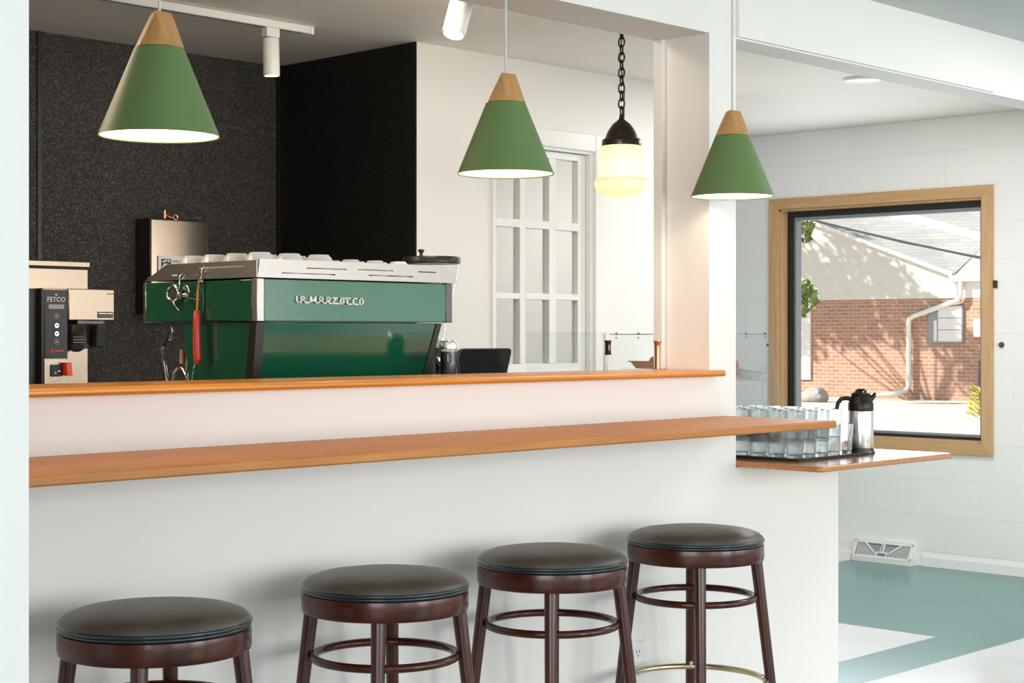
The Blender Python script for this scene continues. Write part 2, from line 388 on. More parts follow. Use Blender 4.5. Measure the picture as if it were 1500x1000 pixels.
# right wall with window hole
wy0, wy1, wz0, wz1 = 4.33, 5.643, 0.69, 2.015
w = MB()
for a, b, c, d in ((-3.2, -2.7, 0, H), (-2.7, -1.2, 0, 0.5), (-2.7, -1.2, 2.2, H), (-1.2, wy0, 0, H), (wy1, 8.1, 0, H), (wy0, wy1, 0, wz0), (wy0, wy1, wz1, H)):
    w.box(8.14, 8.34, a, b, c, d)
struct('wall_right', w, 'block', 'white painted block wall with the square window', 'wall')
struct('wall_far', MB().box(-2.6, 8.34, 8.0, 8.15, 0, H), 'paint', 'far wall of the side room', 'wall')
struct('wall_west', MB().box(-2.65, -2.5, 1.8, 8.0, 0, H).box(-2.65, -2.5, -3.2, 1.8, 0, 0.5).box(-2.65, -2.5, -3.2, 1.8, 2.2, H).box(-2.65, -2.5, -3.2, -2.6, 0.5, 2.2), 'paint', 'far left wall of the dining room', 'wall')
w = MB()
WINS = ((-2.0, -0.2), (0.3, 2.1), (2.6, 4.4), (5.0, 7.9))
xs = -2.6
for a, b in WINS:
    w.box(xs, a, -3.2, -3.0, 0, 2.407); w.box(a, b, -3.2, -3.0, 0, 0.5); w.box(a, b, -3.2, -3.0, 2.2, 2.407); xs = b
w.box(xs, 8.3, -3.2, -3.0, 0, 2.407)
struct('wall_front', w, 'paint', 'dining room wall with tall windows behind the viewer', 'wall')
struct('trim_7', MB().box(6.62, 8.14, 5.115, 5.25, 0, 0.05), 'paint', 'low cream floor curb meeting the block wall', 'trim')
struct('baseboard_right', MB().prism([(8.14, 0), (8.131, 0.0), (8.133, 0.05), (8.14, 0.075)], lambda a, b, d: (a, d, b), -3.0, 4.69), 'block', 'white cove base along the block wall', 'baseboard')
struct('trim_8', MB().box(1.0, 3.96, 3.2, 3.206, 0.90, 1.15), 'added_panel', 'dark olive panel added on the half wall to reflect in the espresso machine', 'panel')  # unseen panel added to darken the reflection in the lower machine panel
# back room behind the glazed door
w = MB()
w.box(4.6, 6.52, 6.6, 6.7, 0, H)
struct('wall_storeroom', w, 'paint', 'pale room wall seen through the door panes', 'wall')

# window_1
win = bpy.data.objects.new('window_1', None); COL.objects.link(win); win.location = (8.14, 4.99, 0.625); OFF[win.name] = Vector(win.location)
tag(win, 'square window with pine casing in the block wall', 'window', None, 'structure')
oy0, oy1, oz0, oz1 = 4.267, 5.706, 0.625, 2.078
c = MB()
for poly in ([(oy0, oz0), (wy0, wz0), (wy0, wz1), (oy0, oz1)], [(oy1, oz0), (oy1, oz1), (wy1, wz1), (wy1, wz0)]):
    c.prism(poly, YZ(8.118), 0, 0.022)
link('casing', c, 'pine', win, bevel=0.002, smooth=False)
c = MB()
for poly in ([(oy0, oz0), (oy1, oz0), (wy1, wz0), (wy0, wz0)], [(oy0, oz1), (wy0, wz1), (wy1, wz1), (oy1, oz1)]):
    c.prism(poly, YZ(8.118), 0, 0.022)
link('casing', c, 'pine_h', win, bevel=0.002, smooth=False)
c = MB()
t = 0.012
c.box(8.14, 8.24, wy0, wy0 + t, wz0, wz1); c.box(8.14, 8.24, wy1 - t, wy1, wz0, wz1); c.box(8.14, 8.24, wy0, wy1, wz0, wz0 + t); c.box(8.14, 8.24, wy0, wy1, wz1 - t, wz1)
link('lining', c, 'pine', win, smooth=False)
def frame(x0, x1, y0, y1, z0, z1, t, tb=None):
    tb = tb or t
    return MB().box(x0, x1, y0, y0 + t, z0, z1).box(x0, x1, y1 - t, y1, z0, z1).box(x0, x1, y0 + t, y1 - t, z0, z0 + tb).box(x0, x1, y0 + t, y1 - t, z1 - t, z1)
link('outer_frame', frame(8.205, 8.26, wy0 + t, wy1 - t, wz0 + t, wz1 - t, 0.03, 0.012), 'black', win, smooth=False)
link('sash', frame(8.225, 8.275, wy0 + t + 0.03, wy1 - t - 0.03, wz0 + t + 0.012, wz1 - t - 0.03, 0.022, 0.016), 'alu', win, smooth=False, bevel=0.004)
link('glass_pane', MB().box(8.25, 8.256, wy0 + 0.06, wy1 - 0.06, wz0 + 0.035, wz1 - 0.06), 'winglass', win, smooth=False)

# door_1
door = bpy.data.objects.new('door_1', None); COL.objects.link(door); door.location = (5.3, 4.905, 0); OFF[door.name] = Vector(door.location)
tag(door, 'white kitchen door with a grid of glass panes', 'door', None, 'structure')
c = MB()
c.box(4.962, 4.985, 4.893, 4.915, 0, 2.175); c.box(5.615, 5.672, 4.885, 4.915, 0, 2.175)
c.box(4.985, 5.615, 4.885, 4.915, 2.10, 2.175)
link('door_casing', c, 'trim', door, bevel=0.004)
c = MB(); c.box(5.597, 5.615, 4.905, 5.0, 0, DZ); c.box(4.985, 4.994, 4.905, 5.0, 0, DZ); c.box(4.994, 5.597, 4.905, 5.0, DZ - 0.012, DZ)
link('door_jamb', c, 'trim', door)
px = [(5.019, 5.165), (5.199, 5.352), (5.397, 5.544)]; pz = [(1.15, 1.43), (1.457, 1.74), (1.775, 2.055)]
c = MB(); c.box(4.996, 5.019, 4.93, 4.97, 0.02, 2.085); c.box(5.544, 5.595, 4.93, 4.97, 0.02, 2.085)
c.box(5.019, 5.544, 4.93, 4.97, 0.02, 1.15); c.box(5.019, 5.544, 4.93, 4.97, 2.055, 2.085)
leaf = link('door_leaf', c, 'trim', door, bevel=0.003)
c = MB()
for a, b in ((5.165, 5.199), (5.352, 5.397)): c.box(a, b, 4.928, 4.972, 1.15, 2.055)
for a, b in ((1.43, 1.457), (1.74, 1.775)):
    for x0, x1 in px: c.box(x0, x1, 4.928, 4.972, a, b)
link('glazing_bars', c, 'trim', leaf, bevel=0.003)
for x0, x1 in px:
    for z0, z1 in pz:
        link('glass_pane', MB().box(x0, x1, 4.955, 4.96, z0, z1), 'winglass', leaf, smooth=False)

# ================================================================== COUNTERS
def rounded(x0, x1, y0, y1, r, n=5):
    p = []
    for cx, cy, a0 in ((x1 - r, y1 - r, 0), (x0 + r, y1 - r, 90), (x0 + r, y0 + r, 180), (x1 - r, y0 + r, 270)):
        for k in range(n + 1):
            a = radians(a0 + 90 * k / n); p.append((cx + r * cos(a), cy + r * sin(a)))
    return p
o = link('bar_ledge', MB().prism(rounded(0.9, 4.04, 2.6, 2.999, 0.012), XY(1.012), 0, 0.021), 'oak', None, (2.5, 2.8, 1.012), bevel=0.004)
tag(o, 'long honey oak bar ledge on the white wall above the stools', 'ledge')
p = [(0.905, 3.22), (0.905, 2.958), (3.985, 2.958), (4.0, 2.964), (4.006, 2.978), (4.0, 2.992), (3.985, 2.999), (3.962, 2.999), (3.962, 3.22)]
o = link('serving_sill', MB().prism(p, XY(1.1535), 0, 0.0185), 'oak_sill', None, (2.4, 3.08, 1.1535), bevel=0.007, seg=3)
tag(o, 'amber oak sill capping the half wall under the kitchen opening', 'sill')
p = rounded(4.098, 4.873, 2.695, 3.96, 0.02)
o = link('side_counter', MB().prism(p, XY(0.874), 0, 0.018), 'oak_slab', None, (4.48, 3.3, 0.874), bevel=0.006, seg=3)
tag(o, 'low oak counter slab right of the column holding glasses and carafe', 'counter')
w = MB(); w.box(1.0, 4.095, 3.203, 3.96, 0.86, 0.892); w.box(1.02, 4.095, 3.203, 3.9, 0, 0.86)
o = link('kitchen_worktop', w, 'steel_dull', None, (2.5, 3.6, 0)); tag(o, 'steel worktop behind the half wall under the espresso machine', 'worktop')
w = MB(); w.box(1.5, 4.5, 5.15, 5.792, 0.86, 0.90); w.box(1.52, 4.5, 5.2, 5.792, 0, 0.86)
o = link('back_counter', w, 'steel_dull', None, (3, 5.5, 0)); tag(o, 'steel counter along the black wall under the coffee brewer', 'counter')

# ================================================================== BAR STOOLS
def make_stool():
    t = thing('bar_stool', '', 'stool', (0, 0, 0), 'dark wooden bar stools along the ledge')
    c = MB()
    c.lathe([(0.0005, 0.760), (0.06, 0.7595), (0.11, 0.757), (0.15, 0.751), (0.172, 0.743), (0.181, 0.735), (0.183, 0.728), (0.176, 0.724), (0.0005, 0.724)], seg=56)
    cu = link('seat_cushion', c, 'leather', t, ang=60)
    pp = link('piping', MB().torus((0, 0, 0.7275), 0.1815, 0.0042, 64, 8).torus((0, 0, 0.7205), 0.180, 0.0036, 64, 8), 'piping', cu, ang=80)
    lab(pp, 'dark teal piping round the cushion')
    link('seat_ring', MB().lathe([(0.15, 0.716), (0.178, 0.718), (0.183, 0.715), (0.184, 0.708), (0.184, 0.680), (0.182, 0.673), (0.176, 0.671), (0.15, 0.671), (0.15, 0.716)], seg=64), 'mahogany_r', t, ang=50)
    for k in range(4):
        a = pi / 4 + k * pi / 2; ca, sa = cos(a), sin(a)
        rr = lambda z: 0.162 + 0.118 * (0.68 - z)
        path = [(rr(z) * ca, rr(z) * sa, z) for z in (0.005, 0.2, 0.4, 0.58, 0.69)]
        lg = link('leg', MB().tube(path, 0.0165, 14, rfn=lambda u: 0.74 + 0.26 * u), 'mahogany', t, ang=60)
        link('foot_tip', MB().cyl((rr(0) * ca, rr(0) * sa, 0), (rr(0.012) * ca, rr(0.012) * sa, 0.012), 0.0135, seg=14), 'black', lg)
    link('stretcher_ring', MB().torus((0, 0, 0.572), 0.1575, 0.0095, 64, 10), 'mahogany_r', t, ang=80)
    fr = link('foot_ring', MB().torus((0, 0, 0.345), 0.189, 0.0085, 64, 10), 'brass', t, ang=80); lab(fr, 'worn brass foot ring')
    for k in range(4):
        b = MB()
        a = pi / 4 + k * pi / 2; b.sphere((0.180 * cos(a), 0.180 * sin(a), 0.356), 0.0055, u=10, v=6)
        b.cyl((0.168 * cos(a), 0.168 * sin(a), 0.356), (0.20 * cos(a), 0.20 * sin(a), 0.356), 0.003, seg=8)
        link('bolt', b, 'chrome', fr)
    return t
st0 = make_stool()
stools = [(1.812, 2.700, 0.02, 'dark wooden bar stool nearest the viewer, first of the row beside the near wall end'),
          (2.430, 2.730, -0.03, 'dark wooden bar stool with reddish sheen on its rim, second from the near wall end'),
          (2.978, 2.733, -0.06, 'dark wooden bar stool third from the near wall end, overlapping the last stool'),
          (3.556, 2.738, -0.06, 'dark wooden bar stool at the far end of the row showing its brass foot ring')]
for i, (x, y, rz, lb) in enumerate(stools):
    s_ = st0 if i == 0 else dup(st0)
    s_.location = (x, y, 0); s_.rotation_euler = (0, 0, rz); s_['label'] = lb

# ================================================================== PENDANTS
def make_pendant():
    t = thing('pendant_lamp', '', 'lamp', (0, 0, 0), 'green cone pendant lamps over the ledge')   # base = shade rim centre
    sh = link('lamp_shade', MB().lathe([(0.12, 0.0), (0.049, 0.175), (0.0465, 0.175), (0.1172, 0.001), (0.12, 0.0)], seg=64), 'green', t, ang=30)
    lab(sh, 'sage green metal cone shade')
    ln = link('shade_lining', MB().lathe([(0.1168, 0.002), (0.046, 0.174), (0.0005, 0.174)], seg=64), 'white_in', sh, ang=60); lab(ln, 'white inside of the shade')
    # wooden cap: cone with three shallow scalloped flats
    seg, n = 72, 18; rings = []
    for i in range(n + 1):
        z = 0.176 + 0.072 * i / n; r0 = 0.0492 - (0.0492 - 0.0245) * i / n; ring = []
        for k in range(seg):
            a = 2 * pi * k / seg; r = r0
            for q in range(3):
                aq = radians(-100 + 120 * q); d = 0.0455 - 0.034 * (z - 0.176) / 0.072
                cd = cos(a - aq)
                if cd > 0.05: r = min(r, d / cd)
            ring.append((r * cos(a), r * sin(a), z))
        rings.append(ring)
    cp = link('wood_cap', MB().rings(rings), 'capwood', t, ang=16); lab(cp, 'pale wood cap above the shade')
    link('cord', MB().cyl((0, 0, 0.247), (0, 0, 0.725), 0.003, seg=10), 'cord', t)
    link('ceiling_rose', MB().lathe([(0.0005, 0.706), (0.02, 0.706), (0.045, 0.713), (0.048, 0.733), (0.0005, 0.733)], seg=32), 'white', t)
    hd = link('socket', MB().cyl((0, 0, 0.135), (0, 0, 0.174), 0.018, seg=20), 'white', t)
    bl = link('bulb', MB().sphere((0, 0, 0.105), 0.03, u=20, v=12), 'bulb', hd); lab(bl, 'glowing warm bulb')
    return t
pend = [(1.882, 2.79, 1.673, 'green cone pendant lamp nearest the near wall end, in front of the black wall'),
        (2.925, 2.84, 1.674, 'green cone pendant lamp in the middle, in front of the white kitchen wall'),
        (3.868, 2.845, 1.675, 'green cone pendant lamp at the far end, in front of the column')]
p0 = make_pendant()
def lamp(name, kind, loc, power, col=(1, 0.82, 0.62), size=0.03, rot=None, sx=None, sy=None, spot=None):
    l = bpy.data.lights.new(name, kind); l.energy = power; l.color = col
    if kind in ('POINT', 'SPOT'): l.shadow_soft_size = size
    if kind == 'AREA':
        l.shape = 'RECTANGLE'; l.size = sx; l.size_y = sy
    if kind == 'SPOT': l.spot_size = spot; l.spot_blend = 0.6
    o = bpy.data.objects.new(name, l); COL.objects.link(o); o.location = loc
    if rot: o.rotation_euler = rot
    return o
for i, (x, y, z, lb) in enumerate(pend):
    p_ = p0 if i == 0 else dup(p0)
    p_.location = (x, y, z); p_.rotation_euler = (0, 0, (0.35, 0.0, 0.1)[i]); p_['label'] = lb
    lamp('pendant_bulb_light', 'POINT', (x, y, z + 0.06), 2.6, (1, 0.86, 0.70), 0.03)

# schoolhouse globe
gx, gy, gz = 4.838, 4.08, 1.806
t = thing('globe_pendant', 'opal glass schoolhouse pendant hanging on a black chain in the kitchen', 'lamp', (gx, gy, gz))
zc = H - gz
c = MB(); c.lathe([(0.0005, zc - 0.022), (0.02, zc - 0.022), (0.048, zc - 0.010), (0.054, zc - 0.001), (0.0005, zc - 0.001)], gx, gy, 32, cz=gz); link('canopy', c, 'bronze', t)
c = MB()
nl = 11; z1 = zc - 0.02; z0 = 0.31; L = (z1 - z0) / nl
for k in range(nl):
    cz = gz + z0 + L * (k + 0.5); a = radians(20 + 80 * (k % 2)); pts = []
    for q in range(20):
        u = 2 * pi * q / 20; lx = 0.0125 * cos(u); lz = (L * 0.66) * sin(u)
        pts.append((gx + lx * cos(a), gy + lx * sin(a), cz + lz))
    c.tube(pts, 0.0036, 6, True)
c.tube([(gx + 0.007, gy - 0.006, gz + 0.30), (gx + 0.009, gy - 0.006, gz + 0.42), (gx - 0.006, gy + 0.004, gz + 0.52), (gx + 0.004, gy, gz + zc - 0.02)], 0.0026, 6)
link('chain', c, 'bronze', t, ang=80)
c = MB(); c.lathe([(_r * 0.64, _z) for _r, _z in [(0.012, 0.312), (0.016, 0.296), (0.030, 0.288), (0.052, 0.277), (0.074, 0.258), (0.090, 0.238), (0.098, 0.222), (0.112, 0.218), (0.118, 0.212), (0.118, 0.192), (0.112, 0.189), (0.0005, 0.19)]], gx, gy, 48, cz=gz)
link('cap', c, 'bronze', t, ang=40)
c = MB(); c.lathe([(_r * 0.64, _z) for _r, _z in [(0.108, 0.194), (0.124, 0.190), (0.130, 0.180), (0.132, 0.13), (0.136, 0.078), (0.140, 0.066), (0.158, 0.062), (0.164, 0.054), (0.163, 0.042), (0.156, 0.028), (0.146, 0.018), (0.118, 0.012), (0.098, 0.002), (0.06, -0.004), (0.0005, -0.006)]], gx, gy, 64, cz=gz)
g = link('glass_shade', c, 'opal', t, ang=50); lab(g, 'milky opal glass shade, lit from within')
hd = link('socket', MB().cyl((gx, gy, gz + 0.15), (gx, gy, gz + 0.19), 0.02, seg=16), 'white', t)
link('bulb', MB().sphere((gx, gy, gz + 0.115), 0.026, u=16, v=10), 'bulb', hd)
lamp('globe_bulb_light', 'POINT', (gx, gy, gz + 0.11), 1.1, (1, 0.80, 0.56), 0.035)

# track lights
t = thing('track_rail', 'white ceiling track with its end showing above the black wall', 'track', (3, 4.96, 2.43))
link('rail', MB().box(1.6, 4.02, 4.943, 4.977, 2.43, 2.459), 'white', t, bevel=0.002)
link('slot', MB().box(1.6, 3.99, 4.957, 4.963, 2.4285, 2.431), 'print', t, smooth=False)
link('end_cap', MB().box(4.02, 4.035, 4.941, 4.979, 2.428, 2.459), 'white', t, bevel=0.002)
t = thing('track_rail', 'second white ceiling track out of sight above the opening', 'track', (3, 3.42, 2.43))
link('rail', MB().box(2.4, 3.6, 3.403, 3.437, 2.43, 2.459), 'white', t, bevel=0.002)
def spotlight(lbl, x, y, ztop, length, r, ax, lit, zadapt=2.43):
    """cylinder head hung from an adapter; ax = unit vector the lens points to"""
    ax = Vector(ax).normalized(); top = Vector((x, y, ztop)); bot = top + ax * length
    t = thing('track_spotlight', lbl, 'spotlight', (x, y, zadapt))
    link('adapter', MB().box(x - 0.03, x + 0.03, y - 0.017, y + 0.017, zadapt - 0.036, zadapt - 0.0005), 'white', t, bevel=0.002)
    link('swivel', MB().cyl((x, y, zadapt - 0.062), (x, y, zadapt - 0.036), 0.008, seg=12).sphere((x, y, zadapt - 0.064), 0.011, u=12, v=8).cyl((x, y, zadapt - 0.066), top + ax * 0.01, 0.006, seg=10), 'white', t)
    c = MB(); u = ax.orthogonal().normalized(); v = ax.cross(u)
    rs = []
    for rr, d in ((0.001, 0.012), (r * 0.55, 0.012), (r * 0.6, 0.006), (r * 0.92, 0.004), (r, 0.008), (r, length - 0.003), (r * 0.97, length), (r * 0.86, length), (r * 0.8, length - 0.012), (0.001, length - 0.012)):
        rs.append([top + ax * d + (u * cos(2 * pi * k / 36) + v * sin(2 * pi * k / 36)) * rr for k in range(36)])
    hd = link('head', c.rings(rs), 'white', t, ang=40)
    vt = MB()
    for k in range(10):
        a = 2 * pi * k / 10
        vt.cyl(top + ax * 0.0058 + (u * cos(a) + v * sin(a)) * r * 0.78, top + ax * 0.0035 + (u * cos(a) + v * sin(a)) * r * 0.78, r * 0.10, seg=8)
    link('vent_holes', vt, 'print', hd)
    ln = MB().cyl(bot - ax * 0.010, bot - ax * 0.006, r * 0.79, seg=28)
    link('lens', ln, M['lens_lit'] if lit else 'white_in', hd, smooth=False)
    return bot
M['lens_lit'] = emit('lit_lens', (1.0, 0.90, 0.74), 9.0)
b1 = spotlight('white cylinder spotlight hanging straight down from the ceiling track', 3.84, 4.96, 2.395, 0.145, 0.031, (0.03, 0.0, -1), True)
b2 = spotlight('tilted white cylinder spotlight with a glowing end at the top of the opening', 3.376, 3.42, 2.352, 0.235, 0.034, (-0.42, -0.10, -1), True)
l = lamp('spot_beam', 'SPOT', b1 + Vector((0, 0, -0.01)), 12, (1, 0.84, 0.66), 0.02, (0, 0, 0), spot=radians(95))
l2 = lamp('spot_beam', 'SPOT', b2 + Vector((-0.008, -0.002, -0.02)), 14, (1, 0.84, 0.66), 0.02, (radians(5), radians(-22), 0), spot=radians(80))
o = link('ceiling_disc_light', MB().lathe([(0.0005, -0.014), (0.078, -0.014), (0.086, -0.011), (0.088, -0.001), (0.0005, -0.001)], 6.62, 4.13, 40, cz=H), 'white', None, (6.62, 4.13, H - 0.014))
tag(o, 'flat white disc light on the ceiling of the side room beyond the beam', 'light')

# ================================================================== ESPRESSO MACHINE
t = thing('espresso_machine', 'green espresso machine with stainless cup rail on the worktop behind the half wall', 'espresso machine', (2.98, 3.72, 0.892))
mach = t
Yb = 3.45; Yf = 3.965
link('upper_body', MB().box(2.65, 3.30, 3.456, 3.955, 1.313, 1.424), 'steel_dark', t)
c = MB(); c.box(2.648, 3.302, Yb - 0.002, Yb + 0.006, 1.3145, 1.4235)
bp_ = link('back_panel', c, 'mgreen_lit', t, bevel=0.0015); lab(bp_, 'glossy green back panel with white lettering')
# lettering, drawn as strokes
S = [((140, 165), (150, 150))]
st = []
def hl(x0, x1, y): st.append((x0 - 11, x1 + 11, y - 11, y + 11))
def vl(x, y0, y1): st.append((x - 11, x + 11, min(y0, y1) - 11, max(y0, y1) + 11))
vl(155, 165, 275); hl(155, 182, 277)
vl(228, 175, 283); hl(228, 284, 168); vl(288, 168, 280); hl(228, 288, 228)
hl(288, 400, 281); vl(403, 168, 281); vl(492, 168, 284); hl(492, 560, 286)
vl(563, 178, 286); hl(563, 618, 171); vl(622, 172, 286); hl(563, 622, 232); hl(622, 690, 288)
vl(692, 178, 290); hl(692, 745, 174); vl(752, 176, 226); hl(692, 752, 232)
hl(752, 800, 291); hl(806, 872, 180); hl(806, 1008, 292)
vl(952, 186, 292); hl(952, 1130, 182); vl(1008, 186, 292)
vl(1072, 186, 297); hl(1072, 1372, 299); vl(1188, 190, 299); hl(1188, 1252, 186); vl(1312, 190, 299); hl(1312, 1372, 186); vl(1372, 188, 299)
c = MB()
fx = lambda x: 2.7505 + (x - 141) / 1245 * 0.2365
fz = lambda y: 1.3815 - (y - 150) / 150 * 0.0205
for x0, x1, y0, y1 in st: c.box(fx(x0), fx(x1), Yb - 0.0060, Yb - 0.0015, fz(y1), fz(y0))
for (xa, ya), (xb, yb) in (((403, 160), (447, 272)), ((447, 272), (492, 160)), ((722, 238), (752, 292)), ((872, 184), (808, 290))):
    q = 12
    c.prism([(fx(xa - q), fz(ya)), (fx(xa + q), fz(ya)), (fx(xb + q), fz(yb)), (fx(xb - q), fz(yb))], XZ(Yb - 0.0058), 0, 0.0043)
lg = link('lettering', c, 'white_logo', bp_, smooth=False); lab(lg, 'raised white lettering on the back panel')
c = MB(); c.box(2.6235, 2.648, Yb - 0.003, Yb + 0.018, 1.3125, 1.4255)
link('corner_post', c, 'steel_dull', t, bevel=0.002)
c = MB(); c.box(3.302, 3.328, Yb - 0.003, Yb + 0.018, 1.3125, 1.4255)
link('corner_post', c, 'steel_dark', t, bevel=0.002)
c = MB(); c.box(2.6225, 2.65, 3.468, 3.675, 1.315, 1.4225); c.box(2.6225, 2.65, 3.681, Yf - 0.012, 1.315, 1.4225)
sp_ = link('side_panel', c, 'mgreen', t, bevel=0.002); lab(sp_, 'dark green left side panel')
link('side_edge', MB().box(2.6215, 2.652, Yf - 0.012, Yf, 1.312, 1.424), 'chrome', t, bevel=0.001)
link('side_panel', MB().box(3.30, 3.33, 3.468, Yf, 1.315, 1.4225), 'mgreen', t, bevel=0.002)
link('front_panel', MB().box(2.65, 3.30, 3.955, Yf + 0.004, 1.318, 1.42), 'steel', t, bevel=0.002)
# cup rail with slots cut as strips
def slotted(fn, x0, x1, xt0, xt1, z0, z1, slots, th, mb):
    """flat plate outline x0..x1 at z0, xt0..xt1 at z1, rows of slots [(a,b,zc,h)]"""
    zs = sorted({z0, z1} | {q for s in slots for q in (s[2] - s[3] / 2, s[2] + s[3] / 2)})
    L = lambda z: x0 + (xt0 - x0) * (z - z0) / (z1 - z0); Rr = lambda z: x1 + (xt1 - x1) * (z - z0) / (z1 - z0)
    for a, b in zip(zs, zs[1:]):
        m = (a + b) / 2; cut = sorted((s[0], s[1]) for s in slots if s[2] - s[3] / 2 < m < s[2] + s[3] / 2)
        edges = [None]; segs = []; left = None
        cur = 'L'
        for s0, s1 in cut + [('R', 'R')]:
            la, lb = (L(a), L(b)) if cur == 'L' else (cur, cur)
            ra, rb = (Rr(a), Rr(b)) if s0 == 'R' else (s0, s0)
            mb.prism([(la, a), (ra, a), (rb, b), (lb, b)], fn, 0, th); cur = s1
rail = MB()
slotted(XZ(Yb - 0.006), 2.6235, 3.346, 2.631, 3.303, 1.4275, 1.476,
        [(2.703, 2.885, 1.4400, 0.0035), (2.785, 2.925, 1.4555, 0.0035), (2.965, 3.095, 1.4565, 0.0035), (3.005, 3.170, 1.4420, 0.0035), (3.19, 3.26, 1.4565, 0.003)], 0.003, rail)
slotted(YZ(2.6205), 3.4445, 3.957, 3.4445, 3.850, 1.4275, 1.472,
        [(3.50, 3.70, 1.4575, 0.0045), (3.51, 3.83, 1.4405, 0.0045)], 0.003, rail)
rail.prism([(3.346, 1.4275), (3.3492, 1.4275), (3.3062, 1.476), (3.303, 1.476)], XZ(3.446), 0, 0.51)
rl = link('cup_rail', rail, 'steel_dull', t, smooth=False); lab(rl, 'slotted stainless rail round the cup tray')
link('cup_tray', MB().box(2.625, 3.335, 3.45, 3.95, 1.4275, 1.4395), 'steel_dull', t)
# lower body
lean = lambda a, b, d: (a, Yb + 0.002 + (1.3105 - b) * 0.11 + d, b)
link('lower_body', MB().prism([(2.665, 0.955), (3.19, 0.955), (3.262, 1.311), (2.665, 1.311)], lambda a, b, d: (a, 3.462 + (1.311 - b) * 0.11 * (d == 0) + d, b), 0, 0.30), 'steel_dark', t)
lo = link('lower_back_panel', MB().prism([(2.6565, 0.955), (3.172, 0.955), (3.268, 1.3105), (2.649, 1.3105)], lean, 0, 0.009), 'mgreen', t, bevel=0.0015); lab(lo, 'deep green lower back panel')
link('edge_strip', MB().prism([(3.172, 0.945), (3.192, 0.945), (3.288, 1.3105), (3.268, 1.3105)], lambda a, b, d: (a, Yb - 0.001 + (1.3105 - b) * 0.11 * (d == 0) + d, b), 0, 0.33), 'black', t)
link('edge_strip', MB().prism([(2.624, 0.945), (2.656, 0.945), (2.649, 1.3105), (2.624, 1.3105)], lambda a, b, d: (a, Yb - 0.001 + (1.3105 - b) * 0.11 + d, b), 0, 0.03), 'black', t)
link('lower_side_panel', MB().prism([(3.485, 0.95), (3.735, 0.95), (3.79, 1.311), (3.485, 1.311)], YZ(2.634), 0, 0.02), 'mgreen', t, bevel=0.0015)
link('drip_tray', MB().box(2.66, 3.29, 3.62, 3.96, 0.945, 0.99), 'steel', t, bevel=0.003)
for x in (2.70, 3.17):
    for y in (3.50, 3.90): link('foot', MB().cyl((x, y, 0.8925), (x, y, 0.947), 0.02, 0.024, 16), 'black', t)
for x in (2.84, 3.12):
    gh = link('group_head', MB().cyl((x, 3.90, 1.24), (x, 3.90, 1.318), 0.042, seg=24), 'chrome', t)
    link('portafilter', MB().cyl((x, 3.90, 1.205), (x, 3.90, 1.24), 0.036, seg=24).cyl((x, 3.935, 1.222), (x, 4.08, 1.205), 0.011, 0.013, 12), 'black', gh)
wnd = link('steam_wand', MB().tube([(2.69, 3.93, 1.312), (2.69, 3.922, 1.285), (2.69, 3.93, 1.268), (2.69, 3.966, 1.247), (2.69, 3.975, 1.235), (2.69, 3.955, 1.17), (2.69, 3.94, 1.11), (2.69, 3.93, 1.03)], 0.0052, 10), 'chrome', t, ang=80)
link('wand_grip', MB().tube([(2.69, 3.938, 1.2635), (2.69, 3.964, 1.2485)], 0.0075, 12), 'black', wnd)
w2 = link('hot_water_spout', MB().tube([(2.69, 3.855, 1.312), (2.69, 3.852, 1.22), (2.69, 3.855, 1.16), (2.69, 3.852, 1.09)], 0.0042, 8).tube([(2.69, 3.853, 1.158), (2.69, 3.872, 1.182), (2.69, 3.90, 1.187), (2.69, 3.918, 1.170), (2.69, 3.924, 1.14)], 0.0045, 8), 'chrome', t, ang=80)
gp = link('spout_grip', MB().cyl((2.69, 3.873, 1.197), (2.69, 3.875, 1.236), 0.0085, 0.0075, 12), 'tan', w2); lab(gp, 'tan wooden grip')

# hooks and hanging tools on the left side
def hook(lbl, y, ztop, zb, x=2.6145):
    c = MB().tube([(x + 0.003, y - 0.006, ztop - 0.012), (x + 0.012, y - 0.004, ztop + 0.003), (x + 0.004, y, ztop + 0.004), (x - 0.003, y, ztop - 0.004), (x - 0.003, y + 0.001, zb + 0.016), (x - 0.004, y + 0.006, zb + 0.003), (x - 0.004, y + 0.0, zb - 0.003), (x - 0.004, y - 0.008, zb + 0.002), (x - 0.004, y - 0.011, zb + 0.010)], 0.0016, 8)
    o = link('chrome_hook', c, 'chrome', None, (x, y, ztop), ang=80); tag(o, lbl, 'hook')
hook('chrome hook on the machine rail holding the dial thermometer', 3.775, 1.4405, 1.388)
hook('chrome hook on the machine rail holding the red brush', 3.672, 1.4575, 1.424)
hx, hy, hz = 2.606, 3.80, 1.392
t = thing('milk_thermometer', 'chrome dial thermometer with thin probe hanging on the left side of the espresso machine', 'thermometer', (hx, hy, hz))
dial = link('dial', MB().tube([(hx, hy + 0.026 * cos(a), hz + 0.021 * sin(a)) for a in [2 * pi * k / 24 for k in range(24)]], 0.0045, 8, True).cyl((hx - 0.003, hy - 0.004, hz), (hx + 0.004, hy - 0.004, hz), 0.013, seg=20), 'chrome', t, ang=60)
link('probe', MB().cyl((hx, hy - 0.018, hz - 0.006), (hx, 3.672, hz - 0.022), 0.0019, 0.0013, 8), 'chrome', t)
link('clip', MB().tube([(hx, hy, hz - 0.018), (hx, hy - 0.010, hz - 0.034), (hx, hy - 0.030, hz - 0.048)], 0.0028, 8, rfn=lambda u: 1 - 0.6 * u).tube([(hx - 0.002, 3.735 + 0.015 * cos(a), hz + 0.004 + 0.014 * sin(a)) for a in [0.3 + 1.7 * pi * k / 14 for k in range(15)]], 0.0028, 8).sphere((hx - 0.003, 3.735, hz - 0.006), 0.006, u=10, v=8), 'chrome', t, ang=60)
bx, by = 2.607, 3.6875
